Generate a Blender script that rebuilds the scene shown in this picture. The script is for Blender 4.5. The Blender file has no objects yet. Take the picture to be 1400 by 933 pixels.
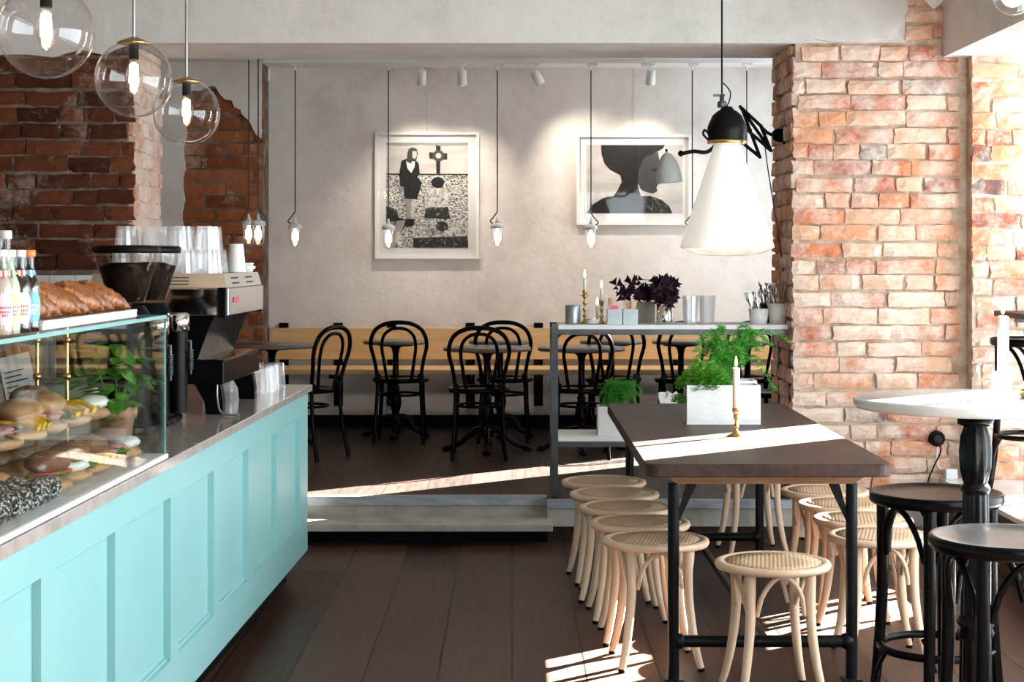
import bpy, math, random
from mathutils import Vector, Matrix
R = random.Random(7)
PI = math.pi
C = bpy.context.scene.collection
# ---- the view of the photograph: level lens at eye height with a falling front -------------
F, HX, HY, EYE = 2280.0, 700.0, 350.0, 1.53
def P(x, y, Y):                      # point seen at pixel (x, y) at distance Y
    return Vector(((x - HX) * Y / F, Y, EYE - (y - HY) * Y / F))
def Pz(x, y, z):                     # point seen at pixel (x, y) at height z
    Y = F * (EYE - z) / (y - HY)
    return P(x, y, Y)
def PX(x, y, X):                     # point seen at pixel (x, y) on the plane X
    return P(x, y, X * F / (x - HX))

# ---- mesh builder ---------------------------------------------------------------------------
class MB:
    def __init__(s):
        s.v, s.f, s.m, s.s = [], [], [], []
    def add(s, vs, fs, m=0, smooth=False, T=None):
        b = len(s.v)
        s.v += [tuple(T @ Vector(v)) if T is not None else tuple(v) for v in vs]
        for f in fs:
            s.f.append([b + i for i in f]); s.m.append(m); s.s.append(smooth)
        return s
    def box(s, x0, x1, y0, y1, z0, z1, m=0, T=None, c=0.0):
        if c <= 0:
            vs = [(x, y, z) for z in (z0, z1) for y in (y0, y1) for x in (x0, x1)]
            return s.add(vs, [(0, 2, 3, 1), (4, 5, 7, 6), (0, 1, 5, 4), (2, 6, 7, 3), (0, 4, 6, 2), (1, 3, 7, 5)], m, False, T)
        vs, idx = [], {}
        X, Y, Z = (x0, x1), (y0, y1), (z0, z1)
        def vid(ix, iy, iz, ax):
            k = (ix, iy, iz, ax)
            if k not in idx:
                p = [X[ix], Y[iy], Z[iz]]
                sg = [1 if i == 0 else -1 for i in (ix, iy, iz)]
                for a in range(3):
                    if a != ax: p[a] += sg[a] * c
                idx[k] = len(vs); vs.append(p)
            return idx[k]
        fs = []
        for ax in range(3):
            o = [a for a in range(3) if a != ax]
            for d in (0, 1):
                q = []
                for (u, w) in ((0, 0), (1, 0), (1, 1), (0, 1)):
                    t = [0, 0, 0]; t[ax] = d; t[o[0]] = u; t[o[1]] = w
                    q.append(vid(*t, ax))
                n = (Vector(vs[q[1]]) - Vector(vs[q[0]])).cross(Vector(vs[q[2]]) - Vector(vs[q[1]]))
                if (n[ax] > 0) != (d == 1): q.reverse()
                fs.append(q)
        cen = Vector(((x0 + x1) / 2, (y0 + y1) / 2, (z0 + z1) / 2))
        def orient(q):
            a, b, d = Vector(vs[q[0]]), Vector(vs[q[1]]), Vector(vs[q[2]])
            n = (b - a).cross(d - b)
            if n.dot((a + d) / 2 - cen) < 0: q.reverse()
            return q
        for ax in range(3):
            a, b = [k for k in range(3) if k != ax]
            for da in (0, 1):
                for db in (0, 1):
                    t0 = [0, 0, 0]; t0[a] = da; t0[b] = db
                    t1 = list(t0); t1[ax] = 1
                    fs.append(orient([vid(*t0, a), vid(*t1, a), vid(*t1, b), vid(*t0, b)]))
        for ix in (0, 1):
            for iy in (0, 1):
                for iz in (0, 1):
                    fs.append(orient([vid(ix, iy, iz, 0), vid(ix, iy, iz, 1), vid(ix, iy, iz, 2)]))
        return s.add(vs, fs, m, False, T)
    def tube(s, pts, r, n=10, closed=False, m=0, T=None, flat=1.0, cap=True):
        pts = [Vector(p) for p in pts]
        k = len(pts)
        rr = r if isinstance(r, (list, tuple)) else [r] * k
        tg = []
        for i in range(k):
            a = pts[(i - 1) % k] if (closed or i > 0) else pts[i]
            b = pts[(i + 1) % k] if (closed or i < k - 1) else pts[i]
            tg.append((b - a).normalized())
        up = Vector((0, 0, 1)) if abs(tg[0].z) < 0.9 else Vector((1, 0, 0))
        u = (up - tg[0] * up.dot(tg[0])).normalized()
        vs, fs = [], []
        for i in range(k):
            u = (u - tg[i] * u.dot(tg[i])).normalized()
            w = tg[i].cross(u)
            for j in range(n):
                a = 2 * PI * j / n
                vs.append(pts[i] + (u * math.cos(a) + w * math.sin(a) * flat) * rr[i])
        for i in range(k if closed else k - 1):
            for j in range(n):
                a, b = i * n + j, i * n + (j + 1) % n
                c2, d = ((i + 1) % k) * n + (j + 1) % n, ((i + 1) % k) * n + j
                fs.append((a, b, c2, d))
        s.add(vs, fs, m, True, T)
        if not closed and cap:
            s.add(vs[:n], [tuple(range(n - 1, -1, -1))], m, False, T)
            s.add(vs[-n:], [tuple(range(n))], m, False, T)
        return s
    def cyl(s, p0, p1, r0, r1=None, n=16, m=0, T=None):
        return s.tube([p0, p1], [r0, r0 if r1 is None else r1], n, False, m, T)
    def lathe(s, prof, c=(0, 0, 0), n=24, m=0, T=None, smooth=True, lobes=0, amp=0.0):
        vs, fs, k = [], [], len(prof)
        for (r, z) in prof:
            for j in range(n):
                a = 2 * PI * j / n
                q = r * (1 + amp * math.cos(lobes * a)) if lobes else r
                vs.append((c[0] + q * math.cos(a), c[1] + q * math.sin(a), c[2] + z))
        for i in range(k - 1):
            for j in range(n):
                fs.append((i * n + j, i * n + (j + 1) % n, (i + 1) * n + (j + 1) % n, (i + 1) * n + j))
        s.add(vs, fs, m, smooth, T)
        if prof[0][0] > 1e-5: s.add(vs[:n], [tuple(range(n - 1, -1, -1))], m, False, T)
        if prof[-1][0] > 1e-5: s.add(vs[-n:], [tuple(range(n))], m, False, T)
        return s
    def shell(s, prof, c=(0, 0, 0), n=24, m=0, T=None, smooth=True):   # lathe left open
        vs, fs, k = [], [], len(prof)
        for (r, z) in prof:
            for j in range(n):
                a = 2 * PI * j / n
                vs.append((c[0] + r * math.cos(a), c[1] + r * math.sin(a), c[2] + z))
        for i in range(k - 1):
            for j in range(n):
                fs.append((i * n + j, i * n + (j + 1) % n, (i + 1) * n + (j + 1) % n, (i + 1) * n + j))
        return s.add(vs, fs, m, smooth, T)
    def ball(s, c, r, n=14, k=9, sc=(1, 1, 1), m=0, T=None, jit=0.0):
        vs, fs = [], []
        for i in range(k + 1):
            t = PI * i / k
            for j in range(n):
                a = 2 * PI * j / n
                q = r * (1 + (R.uniform(-jit, jit) if 0 < i < k else 0))
                vs.append((c[0] + q * math.sin(t) * math.cos(a) * sc[0], c[1] + q * math.sin(t) * math.sin(a) * sc[1], c[2] - q * math.cos(t) * sc[2]))
        for i in range(k):
            for j in range(n):
                fs.append((i * n + j, i * n + (j + 1) % n, (i + 1) * n + (j + 1) % n, (i + 1) * n + j))
        return s.add(vs, fs, m, True, T)
    def prism(s, poly, levels, m=0, T=None, smooth=False):   # levels: (scale, z) about the centroid, bottom to top
        cx = sum(p[0] for p in poly) / len(poly); cy = sum(p[1] for p in poly) / len(poly)
        n, vs, fs = len(poly), [], []
        for (q, z) in levels:
            for p in poly:
                d = math.hypot(p[0] - cx, p[1] - cy) or 1
                vs.append((p[0] - (p[0] - cx) / d * q, p[1] - (p[1] - cy) / d * q, z))
        for i in range(len(levels) - 1):
            for j in range(n):
                fs.append((i * n + j, i * n + (j + 1) % n, (i + 1) * n + (j + 1) % n, (i + 1) * n + j))
        s.add(vs, fs, m, smooth, T)
        s.add(vs[:n], [tuple(range(n - 1, -1, -1))], m, False, T)
        s.add(vs[-n:], [tuple(range(n))], m, False, T)
        return s
    def slab(s, pts, depth, m=0):        # flat polygon (3-D points) given a thickness along a vector
        n = len(pts); d = Vector(depth)
        vs = [Vector(p) for p in pts] + [Vector(p) + d for p in pts]
        fs = [tuple(range(n)), tuple(range(2 * n - 1, n - 1, -1))]
        for j in range(n): fs.append((j, n + j, n + (j + 1) % n, (j + 1) % n))
        return s.add(vs, fs, m)
    def obj(s, name, mats, parent=None, loc=None):
        me = bpy.data.meshes.new(name)
        me.from_pydata(s.v, [], s.f)
        for mt in (mats if isinstance(mats, (list, tuple)) else [mats]): me.materials.append(mt)
        me.polygons.foreach_set('material_index', s.m)
        me.polygons.foreach_set('use_smooth', s.s)
        me.update()
        o = bpy.data.objects.new(name, me); C.objects.link(o)
        if parent is not None: o.parent = parent
        if loc is not None: o.location = loc
        return o

def tag(o, label=None, cat=None, group=None, kind=None):
    if label: o['label'] = label
    if cat: o['category'] = cat
    if group: o['group'] = group
    if kind: o['kind'] = kind
    return o
def thing(name, loc, rz, label, cat, group=None):
    o = bpy.data.objects.new(name, None); C.objects.link(o)
    o.empty_display_size = 0.05
    o.location = loc; o.rotation_euler = (0, 0, rz)
    return tag(o, label, cat, group)
KIDS = {}
def dup(o, loc, rz=0, label=None, parent=None, group=None, sc=None, rot=None):
    c = o.copy(); C.objects.link(c)
    if parent is not None:
        c.parent = parent
    else:
        c.location = loc; c.rotation_euler = rot if rot else (0, 0, rz)
        if sc: c.scale = sc
        if label: c['label'] = label
        if group: c['group'] = group
    for k in [k for k in bpy.data.objects if k.parent == o and k != c]:
        dup(k, None, parent=c)
    return c
def struct(o):
    o['kind'] = 'structure'; return o
def arc(c, r, a0, a1, n, plane='xz'):
    out = []
    for i in range(n + 1):
        a = a0 + (a1 - a0) * i / n
        u, w = r * math.cos(a), r * math.sin(a)
        out.append(Vector(c) + (Vector((u, 0, w)) if plane == 'xz' else Vector((0, u, w)) if plane == 'yz' else Vector((u, w, 0))))
    return out
def smoothpath(pts, k=6):                # Catmull-Rom through the points
    pts = [Vector(p) for p in pts]; out = []
    for i in range(len(pts) - 1):
        p0 = pts[max(i - 1, 0)]; p1 = pts[i]; p2 = pts[i + 1]; p3 = pts[min(i + 2, len(pts) - 1)]
        for j in range(k):
            t = j / k
            out.append(0.5 * ((2 * p1) + (p2 - p0) * t + (2 * p0 - 5 * p1 + 4 * p2 - p3) * t * t + (3 * p1 - p0 - 3 * p2 + p3) * t ** 3))
    out.append(pts[-1]); return out

# ---- materials ------------------------------------------------------------------------------
def newmat(name):
    m = bpy.data.materials.new(name); m.use_nodes = True
    nt = m.node_tree; b = nt.nodes['Principled BSDF']
    return m, nt, b
def plain(name, col, rough=0.5, metal=0.0, coat=0.0, emit=None, es=0.0, spec=0.5):
    m, nt, b = newmat(name)
    b.inputs['Base Color'].default_value = (*col, 1)
    b.inputs['Roughness'].default_value = rough
    b.inputs['Metallic'].default_value = metal
    b.inputs['Coat Weight'].default_value = coat
    b.inputs['Specular IOR Level'].default_value = spec
    # a little procedural unevenness in the gloss
    n = nt.nodes.new('ShaderNodeTexNoise'); n.inputs['Scale'].default_value = 14; n.inputs['Detail'].default_value = 3
    tc = nt.nodes.new('ShaderNodeTexCoord'); nt.links.new(tc.outputs['Object'], n.inputs['Vector'])
    mr = nt.nodes.new('ShaderNodeMapRange'); mr.inputs['To Min'].default_value = max(0.02, rough * 0.85); mr.inputs['To Max'].default_value = min(1, rough * 1.15)
    nt.links.new(n.outputs['Fac'], mr.inputs['Value']); nt.links.new(mr.outputs['Result'], b.inputs['Roughness'])
    if emit:
        b.inputs['Emission Color'].default_value = (*emit, 1); b.inputs['Emission Strength'].default_value = es
    return m
def ramp(nt, cols):
    r = nt.nodes.new('ShaderNodeValToRGB')
    while len(r.color_ramp.elements) < len(cols): r.color_ramp.elements.new(0.5)
    for e, (p, c) in zip(r.color_ramp.elements, cols):
        e.position = p; e.color = (*c, 1)
    return r
def mapped(nt, scale=(1, 1, 1), rot=(0, 0, 0)):
    tc = nt.nodes.new('ShaderNodeTexCoord'); mp = nt.nodes.new('ShaderNodeMapping')
    mp.inputs['Scale'].default_value = scale; mp.inputs['Rotation'].default_value = rot
    nt.links.new(tc.outputs['Object'], mp.inputs['Vector']); return mp
def noisy(name, cols, scale=4, stretch=(1, 1, 1), rough=0.6, bump=0.0, detail=6, metal=0.0, dist=0.0, bscale=None, coat=0.0, nrough=0.6, spec=0.5):
    m, nt, b = newmat(name)
    mp = mapped(nt, stretch)
    n = nt.nodes.new('ShaderNodeTexNoise'); n.inputs['Scale'].default_value = scale; n.inputs['Detail'].default_value = detail
    n.inputs['Roughness'].default_value = nrough; n.inputs['Distortion'].default_value = dist
    nt.links.new(mp.outputs[0], n.inputs['Vector'])
    r = ramp(nt, cols); nt.links.new(n.outputs['Fac'], r.inputs['Fac']); nt.links.new(r.outputs['Color'], b.inputs['Base Color'])
    b.inputs['Roughness'].default_value = rough; b.inputs['Metallic'].default_value = metal; b.inputs['Coat Weight'].default_value = coat
    b.inputs['Specular IOR Level'].default_value = spec
    if bump:
        n2 = n
        if bscale:
            n2 = nt.nodes.new('ShaderNodeTexNoise'); n2.inputs['Scale'].default_value = bscale; n2.inputs['Detail'].default_value = 4
            nt.links.new(mp.outputs[0], n2.inputs['Vector'])
        bp = nt.nodes.new('ShaderNodeBump'); bp.inputs['Strength'].default_value = bump; bp.inputs['Distance'].default_value = 0.01
        nt.links.new(n2.outputs['Fac'], bp.inputs['Height']); nt.links.new(bp.outputs['Normal'], b.inputs['Normal'])
    return m
def glass(name, tint=(0.97, 0.98, 0.98), edge=0.7, base=0.04, power=3.0, rough=0.02, gloss=(1, 1, 1)):
    m = bpy.data.materials.new(name); m.use_nodes = True
    nt = m.node_tree; nt.nodes.clear()
    out = nt.nodes.new('ShaderNodeOutputMaterial'); mix = nt.nodes.new('ShaderNodeMixShader')
    tr = nt.nodes.new('ShaderNodeBsdfTransparent'); tr.inputs['Color'].default_value = (*tint, 1)
    gl = nt.nodes.new('ShaderNodeBsdfGlossy'); gl.inputs['Roughness'].default_value = rough; gl.inputs['Color'].default_value = (*gloss, 1)
    lw = nt.nodes.new('ShaderNodeLayerWeight'); lw.inputs['Blend'].default_value = 0.5
    pw = nt.nodes.new('ShaderNodeMath'); pw.operation = 'POWER'; pw.inputs[1].default_value = power
    ma = nt.nodes.new('ShaderNodeMath'); ma.operation = 'MULTIPLY_ADD'; ma.inputs[1].default_value = edge; ma.inputs[2].default_value = base
    nt.links.new(lw.outputs['Facing'], pw.inputs[0]); nt.links.new(pw.outputs[0], ma.inputs[0]); nt.links.new(ma.outputs[0], mix.inputs['Fac'])
    nt.links.new(tr.outputs[0], mix.inputs[1]); nt.links.new(gl.outputs[0], mix.inputs[2]); nt.links.new(mix.outputs[0], out.inputs['Surface'])
    return m
def emissive(name, col, strength):
    m = bpy.data.materials.new(name); m.use_nodes = True
    nt = m.node_tree; nt.nodes.clear()
    out = nt.nodes.new('ShaderNodeOutputMaterial'); e = nt.nodes.new('ShaderNodeEmission')
    e.inputs['Color'].default_value = (*col, 1); e.inputs['Strength'].default_value = strength
    nt.links.new(e.outputs[0], out.inputs['Surface']); return m
def brickmat(name, cols, wash, wash_amt, dark=0.0, island=0.6):
    """fired brick: one hue per brick, blotches inside it, remains of limewash over it"""
    m, nt, b = newmat(name)
    g = nt.nodes.new('ShaderNodeNewGeometry'); mp = mapped(nt)
    n = nt.nodes.new('ShaderNodeTexNoise'); n.inputs['Scale'].default_value = 9; n.inputs['Detail'].default_value = 8; n.inputs['Roughness'].default_value = 0.7
    nt.links.new(mp.outputs[0], n.inputs['Vector'])
    mx = nt.nodes.new('ShaderNodeMath'); mx.operation = 'MULTIPLY_ADD'; mx.inputs[1].default_value = island; nt.links.new(g.outputs['Random Per Island'], mx.inputs[0])
    sc = nt.nodes.new('ShaderNodeMath'); sc.operation = 'MULTIPLY'; sc.inputs[1].default_value = 1 - island + 0.1; nt.links.new(n.outputs['Fac'], sc.inputs[0])
    nt.links.new(sc.outputs[0], mx.inputs[2])
    r = ramp(nt, cols); nt.links.new(mx.outputs[0], r.inputs['Fac'])
    n2 = nt.nodes.new('ShaderNodeTexNoise'); n2.inputs['Scale'].default_value = 3.2; n2.inputs['Detail'].default_value = 10; n2.inputs['Roughness'].default_value = 0.75
    nt.links.new(mp.outputs[0], n2.inputs['Vector'])
    r2 = ramp(nt, [(0.5 - wash_amt, (0, 0, 0)), (0.62 - wash_amt * 0.5, (1, 1, 1))]); nt.links.new(n2.outputs['Fac'], r2.inputs['Fac'])
    mf = nt.nodes.new('ShaderNodeMath'); mf.operation = 'MULTIPLY'; mf.inputs[1].default_value = 0.75; nt.links.new(r2.outputs['Color'], mf.inputs[0])
    mix = nt.nodes.new('ShaderNodeMix'); mix.data_type = 'RGBA'
    nt.links.new(mf.outputs[0], mix.inputs['Factor']); nt.links.new(r.outputs['Color'], mix.inputs['A']); mix.inputs['B'].default_value = (*wash, 1)
    nt.links.new(mix.outputs['Result'], b.inputs['Base Color'])
    b.inputs['Roughness'].default_value = 0.9; b.inputs['Specular IOR Level'].default_value = 0.2
    bp = nt.nodes.new('ShaderNodeBump'); bp.inputs['Strength'].default_value = 0.5; bp.inputs['Distance'].default_value = 0.01
    n3 = nt.nodes.new('ShaderNodeTexNoise'); n3.inputs['Scale'].default_value = 40; n3.inputs['Detail'].default_value = 6
    nt.links.new(mp.outputs[0], n3.inputs['Vector']); nt.links.new(n3.outputs['Fac'], bp.inputs['Height']); nt.links.new(bp.outputs['Normal'], b.inputs['Normal'])
    return m
def planks(name, c1, c2, width, length, rough, along='Y', gap=(0.004, 0.003, 0.003)):
    m, nt, b = newmat(name)
    mp = mapped(nt, (1, 1, 1), (0, 0, PI / 2 if along == 'Y' else 0))
    br = nt.nodes.new('ShaderNodeTexBrick'); br.offset = 0.37; br.squash = 1.0
    br.inputs['Scale'].default_value = 1.0; br.inputs['Brick Width'].default_value = length; br.inputs['Row Height'].default_value = width
    br.inputs['Mortar Size'].default_value = 0.004; br.inputs['Mortar Smooth'].default_value = 0.1; br.inputs['Bias'].default_value = 0.0
    br.inputs['Color1'].default_value = (0, 0, 0, 1); br.inputs['Color2'].default_value = (1, 1, 1, 1); br.inputs['Mortar'].default_value = (0.5, 0.5, 0.5, 1)
    nt.links.new(mp.outputs[0], br.inputs['Vector'])
    st = nt.nodes.new('ShaderNodeMapping'); st.inputs['Scale'].default_value = (1.2, 16, 1) ; nt.links.new(mp.outputs[0], st.inputs['Vector'])
    n = nt.nodes.new('ShaderNodeTexNoise'); n.inputs['Scale'].default_value = 3; n.inputs['Detail'].default_value = 8; n.inputs['Distortion'].default_value = 0.6
    nt.links.new(st.outputs[0], n.inputs['Vector'])
    a = nt.nodes.new('ShaderNodeMix'); a.data_type = 'FLOAT'; a.inputs['Factor'].default_value = 0.6
    nt.links.new(br.outputs['Color'], a.inputs['A']); nt.links.new(n.outputs['Fac'], a.inputs['B'])
    b.inputs['Specular IOR Level'].default_value = 0.18
    r = ramp(nt, [(0.2, c1), (0.8, c2)]); nt.links.new(a.outputs['Result'], r.inputs['Fac'])
    mix = nt.nodes.new('ShaderNodeMix'); mix.data_type = 'RGBA'; mix.inputs['B'].default_value = (*gap, 1)
    nt.links.new(br.outputs['Fac'], mix.inputs['Factor']); nt.links.new(r.outputs['Color'], mix.inputs['A']); nt.links.new(mix.outputs['Result'], b.inputs['Base Color'])
    mr = nt.nodes.new('ShaderNodeMapRange'); mr.inputs['To Min'].default_value = rough - 0.1; mr.inputs['To Max'].default_value = rough + 0.12
    nt.links.new(n.outputs['Fac'], mr.inputs['Value']); nt.links.new(mr.outputs['Result'], b.inputs['Roughness'])
    bp = nt.nodes.new('ShaderNodeBump'); bp.inputs['Strength'].default_value = 0.25; bp.inputs['Distance'].default_value = 0.004; bp.invert = True
    nt.links.new(br.outputs['Fac'], bp.inputs['Height']); nt.links.new(bp.outputs['Normal'], b.inputs['Normal'])
    return m
def wood(name, c1, c2, axis='Y', scale=2.0, rough=0.45, coat=0.0, fine=14):
    st = {'X': (1.2, fine, fine), 'Y': (fine, 1.2, fine), 'Z': (fine, fine, 1.2)}[axis]
    return noisy(name, [(0.3, c1), (0.7, c2)], scale, st, rough, 0.08, 8, dist=1.2, coat=coat)

M = {}
M['plaster'] = noisy('wall_plaster', [(0.28, (0.60, 0.545, 0.515)), (0.48, (0.745, 0.695, 0.665)), (0.7, (0.83, 0.795, 0.77))], 2.3, rough=0.9, bump=0.25, detail=10, bscale=22, nrough=0.7, spec=0.2)
M['plaster_rough'] = noisy('old_plaster', [(0.25, (0.56, 0.53, 0.50)), (0.5, (0.72, 0.69, 0.66)), (0.75, (0.80, 0.77, 0.74))], 2.2, rough=0.95, bump=0.6, detail=10, bscale=14, nrough=0.75, spec=0.15)
M['white'] = noisy('white_paint', [(0.3, (0.78, 0.78, 0.77)), (0.7, (0.84, 0.84, 0.83))], 3, rough=0.7, bump=0.05)
M['brick_r'] = brickmat('pale_brick', [(0.20, (0.10, 0.07, 0.07)), (0.27, (0.46, 0.13, 0.07)), (0.42, (0.60, 0.22, 0.11)), (0.62, (0.66, 0.31, 0.17)), (0.8, (0.71, 0.41, 0.26)), (0.98, (0.76, 0.53, 0.38))], (0.85, 0.75, 0.66), 0.09, island=0.7)
M['brick_l'] = brickmat('shaded_brick', [(0.02, (0.008, 0.004, 0.003)), (0.2, (0.030, 0.009, 0.004)), (0.5, (0.085, 0.023, 0.009)), (0.9, (0.145, 0.044, 0.018))], (0.28, 0.21, 0.17), -0.04)  # left pier brick, its poor light put into the colour as darkening
M['mortar_r'] = noisy('lime_mortar', [(0.3, (0.30, 0.20, 0.13)), (0.48, (0.55, 0.43, 0.33)), (0.7, (0.76, 0.67, 0.58))], 7, rough=0.98, bump=1.0, detail=10, bscale=30, spec=0.1)
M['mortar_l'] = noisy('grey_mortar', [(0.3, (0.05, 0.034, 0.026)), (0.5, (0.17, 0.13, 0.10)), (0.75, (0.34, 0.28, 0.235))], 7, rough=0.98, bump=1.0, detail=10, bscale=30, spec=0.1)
M['tile'] = plain('white_tile', (0.72, 0.73, 0.74), 0.2)
M['floor'] = planks('dark_floorboards', (0.014, 0.0065, 0.0045), (0.075, 0.038, 0.027), 0.27, 2.4, 0.45, gap=(0.001, 0.0006, 0.0005))
M['floor_up'] = planks('platform_floorboards', (0.008, 0.0035, 0.0025), (0.040, 0.019, 0.013), 0.24, 2.0, 0.45)
M['concrete'] = noisy('step_concrete', [(0.3, (0.30, 0.29, 0.265)), (0.55, (0.44, 0.425, 0.39)), (0.8, (0.54, 0.52, 0.48))], 5, rough=0.85, bump=0.3, detail=10, bscale=60, spec=0.3)
M['planter'] = noisy('planter_concrete', [(0.3, (0.60, 0.60, 0.58)), (0.7, (0.76, 0.76, 0.74))], 5, rough=0.8, bump=0.15, bscale=50)
M['teal'] = noisy('teal_paint', [(0.3, (0.235, 0.47, 0.47)), (0.7, (0.255, 0.50, 0.50))], 3, rough=0.33, bump=0.03, bscale=60)
M['stone'] = noisy('worktop_stone', [(0.3, (0.30, 0.265, 0.24)), (0.6, (0.42, 0.375, 0.35)), (0.8, (0.50, 0.46, 0.43))], 12, stretch=(1, 1, 1), rough=0.09, bump=0.02, detail=10)
M['black'] = plain('black_lacquer', (0.0025, 0.0025, 0.003), 0.26, spec=0.07)
M['blackmat'] = plain('black_plastic', (0.003, 0.003, 0.0033), 0.42, spec=0.08)
M['iron'] = plain('cast_iron', (0.003, 0.0032, 0.004), 0.24, spec=0.12)
M['steel'] = noisy('raw_steel', [(0.3, (0.035, 0.038, 0.043)), (0.7, (0.085, 0.09, 0.10))], 9, rough=0.45, metal=0.5, bump=0.05)
M['angle'] = noisy('edge_steel', [(0.3, (0.25, 0.28, 0.32)), (0.7, (0.42, 0.46, 0.51))], 6, stretch=(1, 6, 6), rough=0.45, metal=0.5, bump=0.05)
M['pipe'] = plain('black_pipe', (0.005, 0.0055, 0.0065), 0.33, spec=0.09)
M['chrome'] = plain('chrome', (0.80, 0.80, 0.80), 0.08, metal=1.0)
M['brushed'] = noisy('brushed_steel', [(0.3, (0.58, 0.57, 0.56)), (0.7, (0.68, 0.67, 0.66))], 3, stretch=(1, 60, 1), rough=0.3, metal=1.0)
M['galv'] = noisy('galvanised', [(0.3, (0.27, 0.31, 0.33)), (0.7, (0.42, 0.46, 0.48))], 7, rough=0.38, metal=0.8)
M['brass'] = plain('brass', (0.66, 0.42, 0.14), 0.22, metal=1.0)
M['beech'] = wood('beech', (0.64, 0.43, 0.285), (0.76, 0.555, 0.39), 'Z', 2.0, 0.4, fine=10)
M['walnut'] = wood('stained_oak', (0.010, 0.005, 0.0035), (0.052, 0.026, 0.018), 'Y', 2.4, 0.46, fine=9)
M['walnut'].node_tree.nodes['Principled BSDF'].inputs['Specular IOR Level'].default_value = 0.2
M['walnut_edge'] = wood('stained_oak_rail', (0.10, 0.045, 0.018), (0.22, 0.105, 0.045), 'X', 2.4, 0.45, fine=9)
M['pine'] = wood('varnished_pine', (0.62, 0.38, 0.17), (0.76, 0.52, 0.27), 'X', 1.6, 0.4, fine=9)
M['tabletop'] = noisy('cafe_tabletop', [(0.3, (0.11, 0.09, 0.08)), (0.7, (0.17, 0.145, 0.13))], 8, rough=0.3)
M['bartop'] = noisy('pale_stone_top', [(0.3, (0.60, 0.63, 0.62)), (0.7, (0.70, 0.73, 0.72))], 10, rough=0.2)
M['candle'] = plain('candle_wax', (0.86, 0.84, 0.78), 0.5)
M['flame'] = emissive('flame', (1.0, 0.62, 0.22), 14)
M['wick'] = plain('wick', (0.02, 0.02, 0.02), 0.9)
M['ceramic'] = plain('white_ceramic', (0.80, 0.80, 0.80), 0.25)
M['paper'] = plain('white_paper', (0.82, 0.82, 0.81), 0.8)
M['pane'] = glass('window_pane', (0.97, 0.985, 0.98), 0.5, 0.03)
M['case'] = glass('case_glass', (0.955, 0.98, 0.97), 0.5, 0.03, 3.4)
M['case_edge'] = plain('glass_edge', (0.20, 0.42, 0.40), 0.15)
M['globe'] = glass('globe_glass', (0.985, 0.985, 0.985), 0.85, 0.045, 2.8)
M['tumbler'] = glass('tumbler_glass', (0.99, 0.99, 0.99), 0.32, 0.045, 1.7, rough=0.12)
nt_ = M['tumbler'].node_tree; o_ = [n for n in nt_.nodes if n.type == 'OUTPUT_MATERIAL'][0]; s_ = o_.inputs['Surface'].links[0].from_socket
d_ = nt_.nodes.new('ShaderNodeBsdfDiffuse'); d_.inputs['Color'].default_value = (0.9, 0.92, 0.94, 1); x_ = nt_.nodes.new('ShaderNodeMixShader'); x_.inputs['Fac'].default_value = 0.085  # white share stands in for bright reflections in the clear glass
nt_.links.new(s_, x_.inputs[1]); nt_.links.new(d_.outputs[0], x_.inputs[2]); nt_.links.new(x_.outputs[0], o_.inputs['Surface'])
M['bottleglass'] = glass('bottle_glass', (0.92, 0.94, 0.92), 0.45, 0.05, 2.8)
M['jar'] = glass('jar_glass', (0.97, 0.97, 0.96), 0.8, 0.08, 1.9, rough=0.05)
M['brick_m'] = brickmat('lamplit_brick', [(0.02, (0.03, 0.012, 0.009)), (0.2, (0.16, 0.045, 0.018)), (0.5, (0.28, 0.085, 0.032)), (0.9, (0.38, 0.135, 0.06))], (0.45, 0.36, 0.30), -0.03)  # brighter copy of the left brick, glow of the jar lamps in its colour
M['coil'] = emissive('filament', (1.0, 0.68, 0.32), 42)
M['bulb'] = emissive('bulb_glow', (1.0, 0.84, 0.58), 9)
M['opal'] = plain('opal_glass', (0.88, 0.86, 0.82), 0.25, emit=(1.0, 0.95, 0.86), es=0.3)
M['cord'] = plain('dark_green_cord', (0.012, 0.022, 0.02), 0.6)
M['greydome'] = plain('grey_enamel', (0.48, 0.52, 0.49), 0.35)
M['soil'] = noisy('soil', [(0.3, (0.02, 0.014, 0.01)), (0.7, (0.05, 0.035, 0.025))], 40, rough=0.95, bump=0.5)
M['terracotta'] = noisy('terracotta', [(0.3, (0.36, 0.17, 0.10)), (0.7, (0.48, 0.25, 0.16))], 8, rough=0.85)
def leafmat(name, c1, c2, trans=0.25):
    m, nt, b = newmat(name)
    g = nt.nodes.new('ShaderNodeNewGeometry'); r = ramp(nt, [(0.1, c1), (0.9, c2)])
    nt.links.new(g.outputs['Random Per Island'], r.inputs['Fac']); nt.links.new(r.outputs['Color'], b.inputs['Base Color'])
    b.inputs['Roughness'].default_value = 0.45; b.inputs['Transmission Weight'].default_value = 0.0
    tl = nt.nodes.new('ShaderNodeBsdfTranslucent'); nt.links.new(r.outputs['Color'], tl.inputs['Color'])
    mx = nt.nodes.new('ShaderNodeMixShader'); mx.inputs['Fac'].default_value = trans
    out = nt.nodes['Material Output']
    nt.links.new(b.outputs[0], mx.inputs[1]); nt.links.new(tl.outputs[0], mx.inputs[2]); nt.links.new(mx.outputs[0], out.inputs['Surface'])
    return m
M['fern'] = leafmat('fern_leaf', (0.035, 0.20, 0.02), (0.11, 0.46, 0.06))
M['herb'] = leafmat('herb_leaf', (0.04, 0.22, 0.01), (0.16, 0.48, 0.04))
M['basil'] = leafmat('basil_leaf', (0.03, 0.20, 0.012), (0.14, 0.44, 0.03))
M['oxalis'] = leafmat('oxalis_leaf', (0.006, 0.002, 0.0045), (0.020, 0.007, 0.015), 0.03)
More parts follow.
